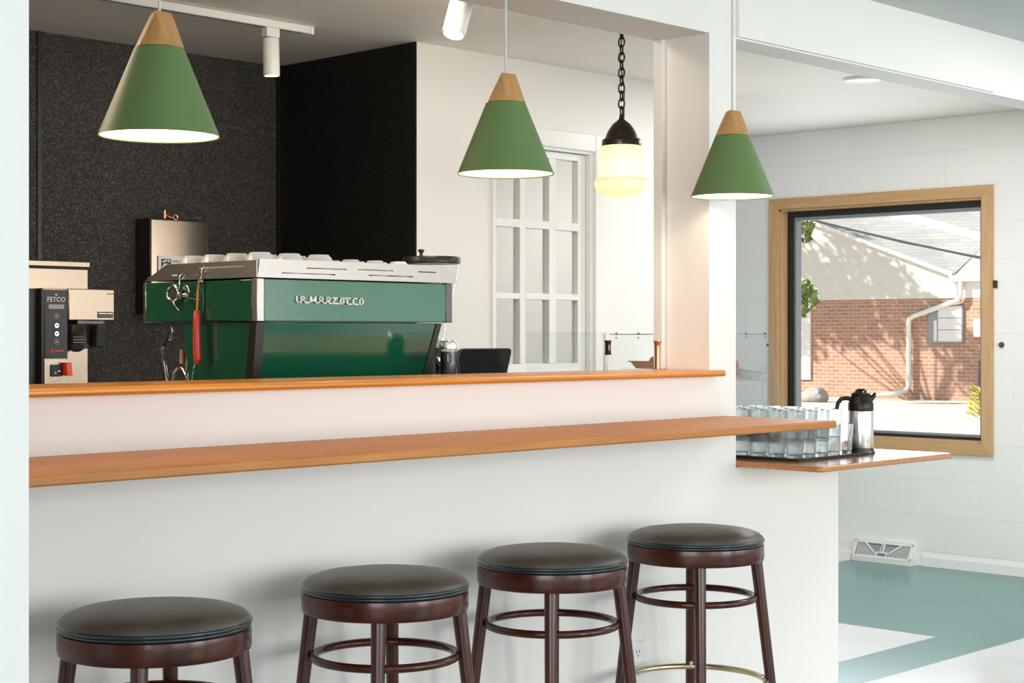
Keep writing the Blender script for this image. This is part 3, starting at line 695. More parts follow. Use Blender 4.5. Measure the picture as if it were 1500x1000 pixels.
t = thing('cleaning_brush', 'red handled brush hanging by an orange loop on the left side of the espresso machine', 'brush', (bx, by, 1.337))
hd = link('handle', MB().tube([(bx, by, 1.345), (bx, by, 1.341), (bx, by, 1.335), (bx, by - 0.001, 1.27), (bx, by - 0.003, 1.212), (bx, by - 0.0035, 1.2015), (bx, by - 0.0035, 1.199)], 0.0105, 14, rfn=lambda u: (0.35, 0.75, 0.92, 0.95, 1.05, 0.9, 0.45)[round(u * 6)]), 'red', t, ang=70); lab(hd, 'coral red plastic handle')
link('embossing', MB().box(bx - 0.0112, bx - 0.0088, by - 0.0022, by + 0.0022, 1.226, 1.322), 'printred', hd)
lp = link('loop', MB().tube([(bx, by - 0.001, 1.338), (bx + 0.001, by - 0.0035, 1.39), (bx + 0.001, by - 0.006, 1.424), (bx + 0.0005, by - 0.012, 1.428), (bx, by - 0.008, 1.420), (bx, by - 0.0005, 1.39), (bx, by + 0.001, 1.338)], 0.0018, 6), 'orange', t); lab(lp, 'orange cord loop')
tw = []
for k in range(25): tw.append((bx + 0.0022 * cos(k * 1.3), by + 0.006 + 0.026 * k / 24, 1.212 - 0.085 * k / 24 + 0.0022 * sin(k * 1.3)))
link('twisted_wire', MB().tube(tw, 0.0016, 6), 'chrome', t, ang=80)

# cups on the machine
def make_cup(r, h, name):
    nf = 20
    md = lambda a, z, rr: 1 + (0.028 * abs(cos(nf * a / 2)) - 0.014) * (1 if 0.004 < z < h - 0.012 else 0)
    prof = [(r * 0.93, 0.0), (r, 0.0), (r * 1.005, 0.004), (r * 0.98, h * 0.25), (r * 0.90, h * 0.55), (r * 0.76, h * 0.84), (r * 0.64, h * 0.94), (r * 0.59, h), (r * 0.53, h), (r * 0.52, h * 0.94), (0.0005, h * 0.93)]
    return MB().lathe(prof, seg=80, mod=md)
c0 = link('coffee_cup', make_cup(0.045, 0.056, ''), 'porcelain', None, (0, 0, 0), ang=50)
tag(c0, 'white fluted coffee cup upside down on the cup tray of the espresso machine', 'cup', 'large white cups on the machine')
e0 = link('espresso_cup', make_cup(0.036, 0.046, ''), 'porcelain', None, (0, 0, 0), ang=50)
tag(e0, 'small white espresso cup upside down at the right end of the cup tray', 'cup', 'small white cups on the machine')
first = True
for j, y in enumerate((3.512, 3.612, 3.712, 3.812)):
    for i, x in enumerate((2.682, 2.784, 2.886)):
        o = c0 if first else dup(c0); first = False
        o.location = (x + R.uniform(-.002, .002), y + R.uniform(-.002, .002), 1.4398); o.rotation_euler = (0, 0, R.uniform(0, 6))
first = True
for j, y in enumerate((3.502, 3.582, 3.662)):
    for i, x in enumerate((2.988, 3.078, 3.166)):
        o = e0 if first else dup(e0); first = False
        o.location = (x + R.uniform(-.002, .002), y + R.uniform(-.002, .002), 1.4398); o.rotation_euler = (0, 0, R.uniform(0, 6))

# ================================================================== BREWER
Yp = 5.40
t = thing('coffee_brewer', 'stainless coffee brewer with dark control panel on the back counter at far left', 'coffee maker', (3.3, 5.6, 0.90))
link('tower', MB().box(2.98, 3.392, 5.50, 5.76, 0.915, 1.525), 'steel_reflect_tint', t, bevel=0.003)
link('tower_lid', MB().box(2.975, 3.397, 5.495, 5.765, 1.532, 1.552).box(2.985, 3.38, 5.505, 5.755, 1.525, 1.532, 1), ['steel_reflect_tint', 'print'], t, bevel=0.002)
link('base', MB().box(2.98, 3.50, 5.38, 5.76, 0.901, 0.92), 'steel_dark', t, bevel=0.003)
link('column', MB().box(3.146, 3.246, Yp + 0.004, 5.5, 0.92, 1.446), 'steel_reflect_tint', t, bevel=0.002)
link('side_cover', MB().box(3.138, 3.146, Yp + 0.002, 5.5, 0.92, 1.447), 'black', t, bevel=0.001)
link('body_cover', MB().box(3.0, 3.138, Yp + 0.03, 5.5, 0.92, 1.445), 'black', t, bevel=0.003)
cp = link('control_panel', MB().box(3.148, 3.243, Yp - 0.002, Yp + 0.006, 1.190, 1.442), 'panelgrey', t, bevel=0.002); lab(cp, 'dark grey control panel with four round buttons')
pf = lambda x0, z0: (lambda x, y, z: (x0 + x, Yp - 0.0026 - z, z0 + y))
link('brand_lettering', MB().text('FETCO', 0.0245, pf(3.1955, 1.3985), align='CENTER').prism([(3.190, 1.4265), (3.201, 1.4265), (3.1955, 1.419)], XZ(Yp - 0.003), 0, 0.0008), 'white_logo', cp, smooth=False)
link('display', MB().box(3.164, 3.227, Yp - 0.0035, Yp - 0.001, 1.372, 1.388), 'lcd', cp)
for k, (zz, lit) in enumerate(((1.345, 0), (1.311, 1), (1.281, 1), (1.251, 0))):
    bt = link('button', MB().cyl((3.1965, Yp - 0.002, zz), (3.1965, Yp - 0.005, zz), 0.0088, seg=20), M['led'] if lit else 'panelgrey', cp)
    rg = MB(); rg.tube([(3.1965 + 0.0095 * cos(a), Yp - 0.004, zz + 0.0095 * sin(a)) for a in [2 * pi * q / 24 for q in range(24)]], 0.0013, 6, True)
    rg.prism([(3.1915, zz - 0.002), (3.2015, zz - 0.002), (3.199, zz + 0.004), (3.194, zz + 0.004)], XZ(Yp - 0.006), 0, 0.001)
    link('button_ring', rg, 'printtan' if not lit else 'print', bt)
link('warning_label', MB().box(3.190, 3.226, Yp - 0.003, Yp - 0.0015, 1.216, 1.222).prism([(3.171, 1.213), (3.185, 1.213), (3.178, 1.226)], XZ(Yp - 0.003), 0, 0.0015), 'printred', cp, smooth=False)
link('lower_plate', MB().box(3.148, 3.244, Yp - 0.001, Yp + 0.006, 0.925, 1.188), 'steel_reflect_tint', t, bevel=0.001)
sw = link('power_switch', MB().box(3.172, 3.217, Yp - 0.006, Yp, 1.124, 1.168), 'black', t, bevel=0.002)
rk = link('rocker', MB().prism([(Yp - 0.002, 1.128), (Yp - 0.038, 1.126), (Yp - 0.030, 1.176), (Yp - 0.004, 1.176)], YZ(3.221), 0, 0.022), 'redglow', sw, bevel=0.002); lab(rk, 'red switch cover')
link('switch_contacts', MB().box(3.188, 3.193, Yp - 0.0075, Yp - 0.005, 1.134, 1.141).box(3.200, 3.210, Yp - 0.0075, Yp - 0.005, 1.141, 1.147), 'white', sw)
hd = link('brew_head', MB().box(3.246, 3.440, Yp - 0.004, 5.52, 1.331, 1.447), 'steel_reflect_tint', t, bevel=0.003); lab(hd, 'boxy stainless brew head')
link('head_slot', MB().box(3.407, 3.437, Yp - 0.0055, Yp - 0.003, 1.429, 1.432), 'print', hd, smooth=False)
link('sticker', MB().box(3.367, 3.434, Yp - 0.0055, Yp - 0.003, 1.340, 1.363).box(3.372, 3.405, Yp - 0.0062, Yp - 0.005, 1.354, 1.359, 1).box(3.408, 3.431, Yp - 0.0062, Yp - 0.005, 1.354, 1.359, 1).box(3.372, 3.431, Yp - 0.0062, Yp - 0.005, 1.346, 1.3475, 2), ['print', 'white', 'lcd'], hd, smooth=False)
link('basket_rail', MB().box(3.285, 3.40, Yp + 0.0, 5.50, 1.316, 1.331).tube([(3.40, Yp + 0.005, 1.325), (3.398, Yp - 0.002, 1.31), (3.388, Yp + 0.0, 1.303)], 0.006, 8), 'steel_dark', hd, bevel=0.002)
bk = link('brew_basket', MB().lathe([(0.058, 0.0), (0.062, 0.012), (0.066, 0.085), (0.07, 0.09), (0.0005, 0.09)], 3.318, 5.462, 32, cz=1.225).lathe([(0.0005, -0.012), (0.012, -0.012), (0.03, 0.0), (0.058, 0.0)], 3.318, 5.462, 32, cz=1.225), 'steel_dark', t, ang=50)
link('basket_band', MB().lathe([(0.0635, 0.02), (0.0665, 0.06)], 3.318, 5.462, 32, cz=1.225), 'black', bk)
link('basket_lettering', MB().box(3.262, 3.308, Yp - 0.009, Yp - 0.0075, 1.268, 1.2695).box(3.262, 3.315, Yp - 0.009, Yp - 0.0075, 1.258, 1.260).box(3.262, 3.315, Yp - 0.009, Yp - 0.0075, 1.248, 1.250), 'printtan', bk, smooth=False)
link('basket_handle', MB().prism([(5.398, 1.232), (5.398, 1.31), (5.37, 1.318), (5.36, 1.31), (5.372, 1.232)], YZ(3.345), 0, 0.045), 'black', bk, bevel=0.003)

# ================================================================== TOWEL DISPENSER, KEY
t = thing('towel_dispenser', 'black paper towel dispenser with shiny steel front on the black wall', 'dispenser', (3.93, 5.73, 1.38))
link('housing', MB().box(3.792, 4.076, 5.688, 5.7935, 1.36, 1.750), 'black', t, bevel=0.003)
fr = MB()
ys = lambda x: 5.681 - 0.006 * (1 - ((x - 3.934) / 0.14) ** 2)
n = 16; xs_ = [3.795 + 0.278 * i / n for i in range(n + 1)]
fr.rings([[(x, ys(x), 1.365), (x, ys(x), 1.742), (x, 5.690, 1.742), (x, 5.690, 1.365)] for x in xs_])
link('front_cover', fr, 'steel_reflect_tint', t, ang=40)
sk = MB().prism(rounded(3.822, 4.045, 1.490, 1.598, 0.008), XZ(5.6735), 0, 0.0015)
sk = link('notice', sk, 'white', t, smooth=False); lab(sk, 'white notice with hand washing pictogram')
pc = MB().box(3.836, 3.882, 5.6722, 5.6736, 1.524, 1.585)
pc.prism([(3.842, 1.528), (3.876, 1.528), (3.880, 1.552), (3.868, 1.566), (3.850, 1.566), (3.838, 1.552)], XZ(5.6714), 0, 0.001, 1)
for x, z in ((3.846, 1.574), (3.858, 1.578), (3.871, 1.577)): pc.cyl((x, 5.6722, z), (x, 5.6712, z), 0.0048, seg=12, mi=1)
link('pictogram', pc, ['print', 'white'], sk, smooth=False)
tx = MB(); pl = lambda x0, z0: (lambda x, y, z: (x0 + x, 5.6732 - z, z0 + y))
for i, s_ in enumerate(('EMPLOYEES MUST WASH', 'HANDS BEFORE', 'RETURNING TO WORK')): tx.text(s_, 0.0145, pl(3.889, 1.571 - 0.021 * i), 0.0003)
link('notice_text', tx, 'print', sk, smooth=False)
c = MB().tube([(3.906 + 0.010 * cos(a), 5.676, 1.757 + 0.010 * sin(a)) for a in [2 * pi * q / 20 for q in range(20)]], 0.003, 6, True).cyl((3.913, 5.676, 1.749), (3.918, 5.676, 1.737), 0.003, seg=8)
c.cyl((3.906, 5.69, 1.752), (3.888, 5.72, 1.768), 0.006, seg=10).cyl((3.885, 5.72, 1.753), (3.885, 5.72, 1.786), 0.008, seg=10)
o = link('dispenser_key', c, 'copper', None, (3.906, 5.69, 1.752)); tag(o, 'small brassy key left in the lock on top of the towel dispenser', 'key')

# ================================================================== GRINDER, CANISTER, TABLET
gx_, gy_ = 3.578, 3.80
t = thing('coffee_grinder', 'coffee grinder with clear hopper and black lid behind the right end of the espresso machine', 'grinder', (gx_, gy_, 0.892))
link('base', MB().box(gx_ - 0.09, gx_ + 0.09, gy_ - 0.10, gy_ + 0.11, 0.8925, 0.93), 'black', t, bevel=0.008)
link('body', MB().lathe([(0.062, 0.035), (0.066, 0.06), (0.066, 0.30), (0.058, 0.33), (0.045, 0.345), (0.0005, 0.345)], gx_, gy_ + 0.02, 36, cz=0.892), 'black', t, ang=40)
link('spout', MB().tube([(gx_ - 0.01, gy_ - 0.04, 1.20), (gx_ - 0.01, gy_ - 0.07, 1.17), (gx_ - 0.01, gy_ - 0.075, 1.13)], 0.014, 12), 'chrome', t)
link('collar', MB().lathe([(0.05, 0.0), (0.052, 0.028), (0.046, 0.03), (0.0005, 0.03)], gx_, gy_ + 0.02, 36, cz=1.236), 'chrome', t, ang=40)
link('hopper', MB().lathe([(_r * 0.90, _z) for _r, _z in [(0.044, 0.0), (0.050, 0.06), (0.075, 0.13), (0.094, 0.20), (0.098, 0.235), (0.096, 0.235), (0.092, 0.20), (0.073, 0.13), (0.048, 0.06), (0.042, 0.0)]], gx_, gy_, 40, cz=1.266), 'acrylic', t, ang=50)
link('hopper_lid', MB().lathe([(_r * 0.90, _z) for _r, _z in [(0.0005, 0.0), (0.099, 0.0), (0.102, 0.003), (0.102, 0.018), (0.099, 0.022), (0.0005, 0.023)]], gx_, gy_, 40, cz=1.501), 'black', t, ang=40)
link('lid_knob', MB().lathe([(_r * 0.90, _z) for _r, _z in [(0.006, 0.0), (0.006, 0.012), (0.011, 0.016), (0.011, 0.022), (0.0005, 0.024)]], gx_ - 0.045, gy_, 16, cz=1.523), 'black', t)

cx_, cy_ = 3.219, 3.35
t = thing('jar', 'clear jar with chrome lid and dark printed ring between the espresso machine and the tablet', 'jar', (cx_, cy_, 0.892))
link('jar_body', MB().lathe([(_r * 0.69, _z) for _r, _z in [(0.0005, 0.0), (0.036, 0.0), (0.038, 0.004), (0.0375, 0.345), (0.036, 0.345), (0.036, 0.006), (0.0005, 0.006)]], cx_, cy_, 36, cz=0.8925), 'jar', t, ang=40)
link('contents', MB().lathe([(_r * 0.69, _z) for _r, _z in [(0.0005, 0.007), (0.0325, 0.007), (0.0325, 0.338), (0.0005, 0.338)]], cx_, cy_, 30, cz=0.8925), 'steel_dark', t, ang=40)
link('lid', MB().lathe([(_r * 0.69, _z) for _r, _z in [(0.0005, 0.345), (0.0385, 0.345), (0.039, 0.348), (0.039, 0.366), (0.037, 0.369), (0.0005, 0.369)]], cx_, cy_, 36, cz=0.8925), 'chrome', t, ang=40)
c = MB(); fa = atan2(-0.694, -0.72); rj = 0.0266
def onjar(a, z): return (cx_ + rj * cos(fa + a / rj), cy_ + rj * sin(fa + a / rj), z)
def strip(a0, a1, z0, z1):
    n = 6
    for i in range(n):
        p, q = a0 + (a1 - a0) * i / n, a0 + (a1 - a0) * (i + 1) / n
        c.face([onjar(p, z0), onjar(q, z0), onjar(q, z1), onjar(p, z1)])
for k in range(28):
    a, b = 2 * pi * k / 28, 2 * pi * (k + 1) / 28
    c.face([onjar(0.012 * cos(a), 1.212 + 0.017 * sin(a)), onjar(0.012 * cos(b), 1.212 + 0.017 * sin(b)), onjar(0.009 * cos(b), 1.212 + 0.013 * sin(b)), onjar(0.009 * cos(a), 1.212 + 0.013 * sin(a))])
for k, (a, b) in enumerate(((-.007, .007), (-.013, .013), (-.013, .013), (-.012, .012), (-.013, .013), (-.012, .012))): strip(a, b, 1.188 - 0.0075 * k, 1.190 - 0.0075 * k)
link('printed_label', c, 'print', t, smooth=False, fixn=False)

t = thing('tablet', 'black glossy tablet screen tilted on a stand behind the sill', 'tablet', (3.43, 3.45, 0.892))
def tilt(a, b, d): return (a, 3.385 + (b - 1.10) * 0.25 + d, b)
poly = [(3.305, 1.085), (3.466, 1.085), (3.5445, 1.226), (3.5445, 1.2345), (3.536, 1.238), (3.350, 1.238), (3.334, 1.2345), (3.322, 1.222), (3.316, 1.205)]
link('case', MB().prism(poly, tilt, 0.0, 0.011), 'black', t, bevel=0.002)
pin = [(3.311, 1.09), (3.463, 1.09), (3.540, 1.227), (3.5395, 1.2325), (3.534, 1.2345), (3.352, 1.2345), (3.337, 1.231), (3.327, 1.22), (3.321, 1.204)]
link('screen', MB().prism(pin, tilt, -0.0012, 0.0), 'screen', t, smooth=False)
link('stand', MB().box(3.37, 3.45, 3.395, 3.43, 0.905, 1.09).box(3.34, 3.48, 3.36, 3.50, 0.8925, 0.906), 'black', t, bevel=0.004)

# ================================================================== PASTRY CASE, TRAYS
t = thing('pastry_case', 'clear acrylic pastry case with slanted front behind the column', 'display case', (4.3, 3.45, 0.892))
A0, A1, Yc0, Yc1, zt = 3.83, 4.69, 3.29, 3.62, 1.2785
def side(y):
    return MB().prism([(A0, 0.8935), (A1 + 0.115, 0.8935), (A1, zt), (A0, zt)], XZ(y), 0, 0.005)
link('front_panel', side(Yc0), 'acrylic', t, smooth=False)
link('rear_panel', side(Yc1), 'acrylic', t, smooth=False)
link('slanted_panel', MB().prism([(A1 + 0.115, 0.8935), (A1 + 0.121, 0.8935), (A1 + 0.006, zt), (A1, zt)], XZ(Yc0 + 0.005), 0, Yc1 - Yc0 - 0.005), 'acrylic', t, smooth=False)
link('top_panel', MB().box(A0, A1, Yc0, Yc1 + 0.005, zt, zt + 0.005), 'acrylic', t, smooth=False)
e = MB(); e.box(A0 + 0.015, A1 - 0.004, Yc0 - 0.0015, Yc0 + 0.001, zt - 0.001, zt + 0.002)
link('top_edge', e, 'alu', t, smooth=False)
dr = link('sliding_door', MB().box(A0 - 0.007, A0, Yc0, Yc1, 0.8935, zt + 0.008), M['acrylic'], t, smooth=False)
link('door_post', MB().box(A0 - 0.009, A0 + 0.004, Yc0 - 0.004, Yc0 + 0.006, 0.8935, zt + 0.006), 'white', t, smooth=False)
hdl = MB().prism([(A0 - 0.012, 1.2165), (A0 + 0.010, 1.2165), (A0 + 0.007, 1.224), (A0 + 0.007, 1.253), (A0 + 0.010, 1.2605), (A0 - 0.012, 1.2605), (A0 - 0.009, 1.253), (A0 - 0.009, 1.224)], XZ(Yc0 - 0.012), 0, 0.01)
h_ = link('door_handle', hdl, 'bronze', dr, smooth=False); lab(h_, 'dark bronze finger pull')
link('handle_inlay', MB().box(A0 - 0.005, A0 + 0.001, Yc0 - 0.0135, Yc0 - 0.0115, 1.23, 1.247), 'tan', h_)
for x in (3.872, 3.978, 4.085, 4.545, 4.655):
    cl = MB().tube([(x - 0.004, Yc0 - 0.003, zt + 0.004), (x + 0.001, Yc0 - 0.004, zt + 0.0055), (x + 0.004, Yc0 - 0.004, zt - 0.001)], 0.0017, 6).sphere((x + 0.001, Yc0 - 0.003, zt - 0.010), 0.0024, u=8, v=6)
    link('clip', cl, 'print', t)
link('clip', MB().sphere((4.672, Yc0 - 0.002, zt - 0.036), 0.0045, u=8, v=6), 'print', t)
sh = link('shelf', MB().prism([(4.25, 1.168), (4.715, 1.1215), (4.715, 1.1175), (4.25, 1.164)], XZ(3.30), 0, 0.30), 'acrylic', t, smooth=False)
for x, z_ in ((4.27, 1.162), (4.68, 1.120)):
    for y in (3.306, 3.59): link('shelf_post', MB().cyl((x, y, 0.8935), (x, y, z_), 0.004, seg=8), 'acrylic', sh)

def tray(lbl, x0, x1, y0, y1, z, tilt_, m):
    t = thing('baking_tray', lbl, 'tray', (x0, y0, z))
    h, s = 0.020, 0.014
    n = 6
    def ring(i, zz): return [Vector((a, b, zz)) for a, b in rounded(x0 + i, x1 - i, y0 + i, y1 - i, 0.012, 4)]
    mb = MB().rings([ring(-0.006, z + h + 0.003), ring(-0.008, z + h), ring(0, z + h), ring(s, z), ring(s + 0.003, z + 0.003), ring(0.004, z + h + 0.003), ring(-0.006, z + h + 0.003)], cap=False)
    bm = mb.bm
    mb.prism(rounded(x0 + s, x1 - s, y0 + s, y1 - s, 0.010, 4), XY(z), 0, 0.003)
    mx = Matrix.Translation((x0, y0, z)) @ Matrix.Rotation(tilt_, 4, 'Y') @ Matrix.Translation((-x0, -y0, -z))
    mb.xf(mx)
    link('pan', mb, m, t, ang=30)
    return mx
tray('shiny metal tray with pastries in the clear case, partly hidden by the column', 4.275, 4.69, 3.31, 3.575, 1.1665, 0.100, 'steel')
def croissant(x, y, z, a, k=1.0):
    n = 22; path = []
    for i in range(n):
        u = -1 + 2 * i / (n - 1); th = u * 1.1
        lx, ly = 0.055 * sin(th) * k, 0.03 * (1 - cos(th)) * k
        path.append((x + lx * cos(a) - ly * sin(a), y + lx * sin(a) + ly * cos(a), z - (x + lx - 4.275) * 0.1))
    return MB().tube(path, 0.027 * k, 14, rfn=lambda u: max(0.16, (1 - (2 * u - 1) ** 2) ** 0.6) * (1 + 0.10 * abs(sin(u * pi * 4.5))))
for lbl, x, y, a, k in (('brown pastry at the right end of the shiny tray, right of the column', 4.562, 3.365, 0.3, 1.0), ('brown pastry at the left end of the shiny tray, left of the column', 4.345, 3.505, 1.2, 0.8)):
    zz = 1.1665 + 0.003 + 0.0275 * k * 1.1
    o = link('croissant', croissant(x, y, zz, a, k), 'bread', None, (x, y, zz - 0.05), ang=80); tag(o, lbl, 'pastry', 'pastries on the shiny tray')
o = link('copper_tube', MB().lathe([(0.0005, 0.0), (0.0085, 0.0), (0.0085, 0.07), (0.010, 0.082), (0.0145, 0.085), (0.0135, 0.087), (0.008, 0.083), (0.007, 0.07), (0.0005, 0.006)], 3.945, 3.183, 24, cz=1.1725), 'copper', None, (3.945, 3.183, 1.1725), ang=50)
tag(o, 'slim copper tube standing on the amber sill against the jamb', 'tube')

# ================================================================== SIDE COUNTER THINGS
z0 = 0.8922
p = rounded(4.205, 4.60, 2.845, 3.278, 0.012)
t = thing('bar_mat', 'black rubber bar mat under the glasses on the side counter', 'mat', (4.4, 3.1, z0))
link('mat_base', MB().prism(p, XY(z0), 0, 0.004), 'blackmatte', t, bevel=0.001)
c = MB()
for a, b, cc, d in ((4.205, 4.60, 2.845, 2.855), (4.205, 4.60, 3.268, 3.278), (4.205, 4.215, 2.855, 3.268), (4.59, 4.60, 2.855, 3.268)): c.box(a, b, cc, d, z0 + 0.004, z0 + 0.009)
link('mat_rim', c, 'blackmatte', t, bevel=0.002)
# tumblers
Hg, r0_, r1_ = 0.098, 0.0255, 0.0325
nf = 14
def tumbler():
    fl = lambda a, z, r: 1 + (0.035 * abs(cos(nf * a / 2)) - 0.018) * (1 if 0.004 < z < 0.052 else 0)
    prof = [(0.0005, 0.0), (r0_ * 0.93, 0.0), (r0_, 0.005), (r0_ + 0.002, 0.03), (r0_ + 0.003, 0.051), (r0_ + 0.0042, 0.054), (r1_ - 0.0004, 0.08), (r1_, Hg - 0.001), (r1_ - 0.001, Hg), (r1_ - 0.0022, Hg - 0.001),
            (r1_ - 0.0026, 0.08), (r0_ + 0.0012, 0.05), (r0_ - 0.001, 0.03), (r0_ - 0.002, 0.014), (r0_ - 0.006, 0.011), (0.0005, 0.010)]
    return MB().lathe(prof, seg=84, mod=fl)
g0 = link('tumbler', tumbler(), 'tumbler', None, (0, 0, 0), ang=40)
tag(g0, 'clear fluted glass tumbler standing on the black mat', 'glass', 'fluted tumblers in rows on the mat')
first = True; sp = 0.068
for i in range(5):
    for j in range(6):
        x = 4.256 + i * sp; y = 2.895 + j * sp
        for lvl in range(2):
            if lvl and (i >= 4 and j == 0): continue
            o = g0 if first else dup(g0); first = False
            o.location = (x, y, z0 + 0.0045 + lvl * 0.0475); o.rotation_euler = (0, 0, R.uniform(0, 1))
            if lvl:
                o['label'] = 'clear fluted glass tumbler nested in the one below it'; o['group'] = 'tumblers nested on top of the rows'
# carafe
kx, ky = 4.664, 2.915
t = thing('thermal_carafe', 'stainless thermal carafe with dark brown lid and handle at the end of the glasses', 'carafe', (kx, ky, z0))
link('base_ring', MB().lathe([(0.0005, 0), (0.046, 0), (0.0465, 0.004), (0.043, 0.008), (0.043, 0.016), (0.0005, 0.016)], kx, ky, 40, cz=z0), 'black', t, ang=40)
link('body', MB().lathe([(0.0005, 0.016), (0.0395, 0.016), (0.0405, 0.020), (0.0405, 0.134), (0.0395, 0.138), (0.0005, 0.138)], kx, ky, 64, cz=z0), 'steel', t, ang=40)
link('shoulder', MB().lathe([(0.0405, 0.138), (0.041, 0.140), (0.041, 0.160), (0.0385, 0.167), (0.034, 0.178), (0.032, 0.186), (0.0005, 0.186)], kx, ky, 48, cz=z0), 'bronze', t, ang=40)
ld = link('lid', MB().lathe([(0.030, 0.186), (0.0315, 0.188), (0.0315, 0.194), (0.024, 0.197), (0.015, 0.207), (0.006, 0.211), (0.0005, 0.2115)], kx, ky, 40, cz=z0), 'bronze', t, ang=40)
link('lid_studs', MB().sphere((kx - 0.012, ky - 0.016, z0 + 0.199), 0.0035, u=8, v=6).sphere((kx + 0.002, ky - 0.022, z0 + 0.1975), 0.0035, u=8, v=6), 'chrome', ld)
ux, uy = 0.694, -0.72                                   # spout direction
def along(d, z): return (kx + ux * d, ky + uy * d, z0 + z)
link('spout', MB().tube([along(0.022, 0.168), along(0.034, 0.178), along(0.043, 0.187), along(0.047, 0.196)], 0.011, 12, rfn=lambda u: 1.15 - 0.75 * u), 'bronze', t, ang=60)
link('handle', MB().tube([along(-0.030, 0.176), along(-0.048, 0.1795), along(-0.064, 0.176), along(-0.075, 0.162), along(-0.079, 0.14), along(-0.0785, 0.11), along(-0.074, 0.075), along(-0.066, 0.05), along(-0.060, 0.040)], 0.0075, 10, rfn=lambda u: 1.1 - 0.5 * u), 'bronze', t, ang=70)
# bowl with lid
t = thing('small_bowl', 'small steel bowl with a black rim tucked between glasses and carafe', 'bowl', (4.715, 3.035, z0))
link('bowl_body', MB().lathe([(0.0005, 0), (0.018, 0), (0.030, 0.012), (0.036, 0.030), (0.0345, 0.030), (0.028, 0.013), (0.0005, 0.005)], 4.715, 3.035, 32, cz=z0), 'steel', t, ang=50)
link('rim', MB().lathe([(0.034, 0.030), (0.037, 0.030), (0.037, 0.036), (0.034, 0.036), (0.034, 0.030)], 4.715, 3.035, 32, cz=z0), 'black', t)
link('saucer', MB().lathe([(0.0005, 0.037), (0.03, 0.037), (0.044, 0.043), (0.0435, 0.045), (0.03, 0.040), (0.0005, 0.040)], 4.715, 3.035, 32, cz=z0), 'porcelain', t, ang=40)

# ================================================================== VENT, OUTLET, SMALL THINGS ON WALLS
t = thing('floor_vent', 'white sloped baseboard vent at the foot of the block wall', 'vent', (8.1, 4.9, 0))
va, vb = 4.735, 5.105
def vp(u, v, d=0.0):
    """u along the vent 0..1, v up the slope 0..1, d outward"""
    return (8.080 + 0.036 * v - d, vb + (va - vb) * u, 0.024 + 0.090 * v + d * 0.4)
link('back_plate', MB().prism([(8.139, 0.002), (8.085, 0.002), (8.085, 0.024), (8.122, 0.112), (8.139, 0.112)], lambda a, b, d: (a, d, b), va + 0.001, vb - 0.001), 'ventgrille', t, smooth=False)
def vstrip(mb, poly, d0=0.0005, d1=0.005): mb.prism(poly, lambda a, b, d: vp(a, b, d), d0, d1)
f = MB()
for poly in ([(0, 0), (1, 0), (1, 0.12), (0, 0.12)], [(0, 0.86), (1, 0.86), (1, 1), (0, 1)], [(0, 0), (0.035, 0), (0.05, 1), (0, 1)], [(0.95, 0), (1, 0), (1, 1), (0.965, 1)],
             [(0.16, 0.9), (0.20, 0.9), (0.43, 0.22), (0.40, 0.2)], [(0.80, 0.9), (0.84, 0.9), (0.60, 0.22), (0.57, 0.22)], [(0.40, 0.1), (0.425, 0.1), (0.43, 0.36), (0.405, 0.36)], [(0.565, 0.1), (0.59, 0.1), (0.60, 0.36), (0.575, 0.36)], [(0.41, 0.30), (0.59, 0.30), (0.59, 0.40), (0.41, 0.40)],
             [(0.465, 0.36), (0.53, 0.36), (0.54, 0.9), (0.475, 0.9)]): vstrip(f, poly)
f.prism([(8.139, 0.0), (8.078, 0.0), (8.078, 0.026), (8.116, 0.116), (8.139, 0.116)], lambda a, b, d: (a, d, b), va - 0.005, va + 0.001)
f.prism([(8.139, 0.0), (8.078, 0.0), (8.078, 0.026), (8.116, 0.116), (8.139, 0.116)], lambda a, b, d: (a, d, b), vb - 0.001, vb + 0.005)
f.box(8.076, 8.09, va, vb, 0.0, 0.026); f.box(8.11, 8.139, va, vb, 0.112, 0.118)
link('frame', f, 'vent', t, smooth=False)
for (u0, u1, s0, s1) in ((0.06, 0.38, 0, 0), (0.62, 0.94, 0, 0)):
    g_ = MB()
    for k in range(22):
        u = u0 + (u1 - u0) * k / 21; vmax = 0.84 if u < 0.5 and u < 0.16 else (0.84 - (u - 0.16) / 0.24 * 0.64 if u < 0.5 else min(0.84, 0.2 + (u - 0.6) / 0.22 * 0.64))
        if vmax > 0.2: g_.prism([(u - 0.002, 0.13), (u + 0.002, 0.13), (u + 0.002, vmax), (u - 0.002, vmax)], lambda a, b, d: vp(a, b, d), -0.0005, 0.002)
    link('louvre', g_, 'vent', t, smooth=False)
link('damper_lever', MB().prism([(0.49, 0.45), (0.51, 0.45), (0.515, 0.8), (0.495, 0.8)], lambda a, b, d: vp(a, b, d), 0.005, 0.010), 'ventgrille', t, smooth=False)
t = thing('wall_outlet', 'white wall socket plate low on the half wall behind the last stool', 'outlet', (3.62, 2.99, 0.345))
link('cover_plate', MB().box(3.584, 3.657, 2.994, 2.9995, 0.288, 0.408), 'white', t, bevel=0.002)
link('sockets', MB().prism(rounded(3.604, 3.637, 0.358, 0.392, 0.008), XZ(2.992), 0, 0.003).prism(rounded(3.604, 3.637, 0.304, 0.338, 0.008), XZ(2.992), 0, 0.003), 'white', t, bevel=0.001)
s_ = MB()
for zz in (0.375, 0.321): s_.box(3.613, 3.615, 2.9912, 2.993, zz, zz + 0.009).box(3.625, 3.627, 2.9912, 2.993, zz, zz + 0.009).cyl((3.620, 2.9912, zz - 0.007), (3.620, 2.993, zz - 0.007), 0.0025, seg=8)
link('slots', s_, 'print', t, smooth=False)
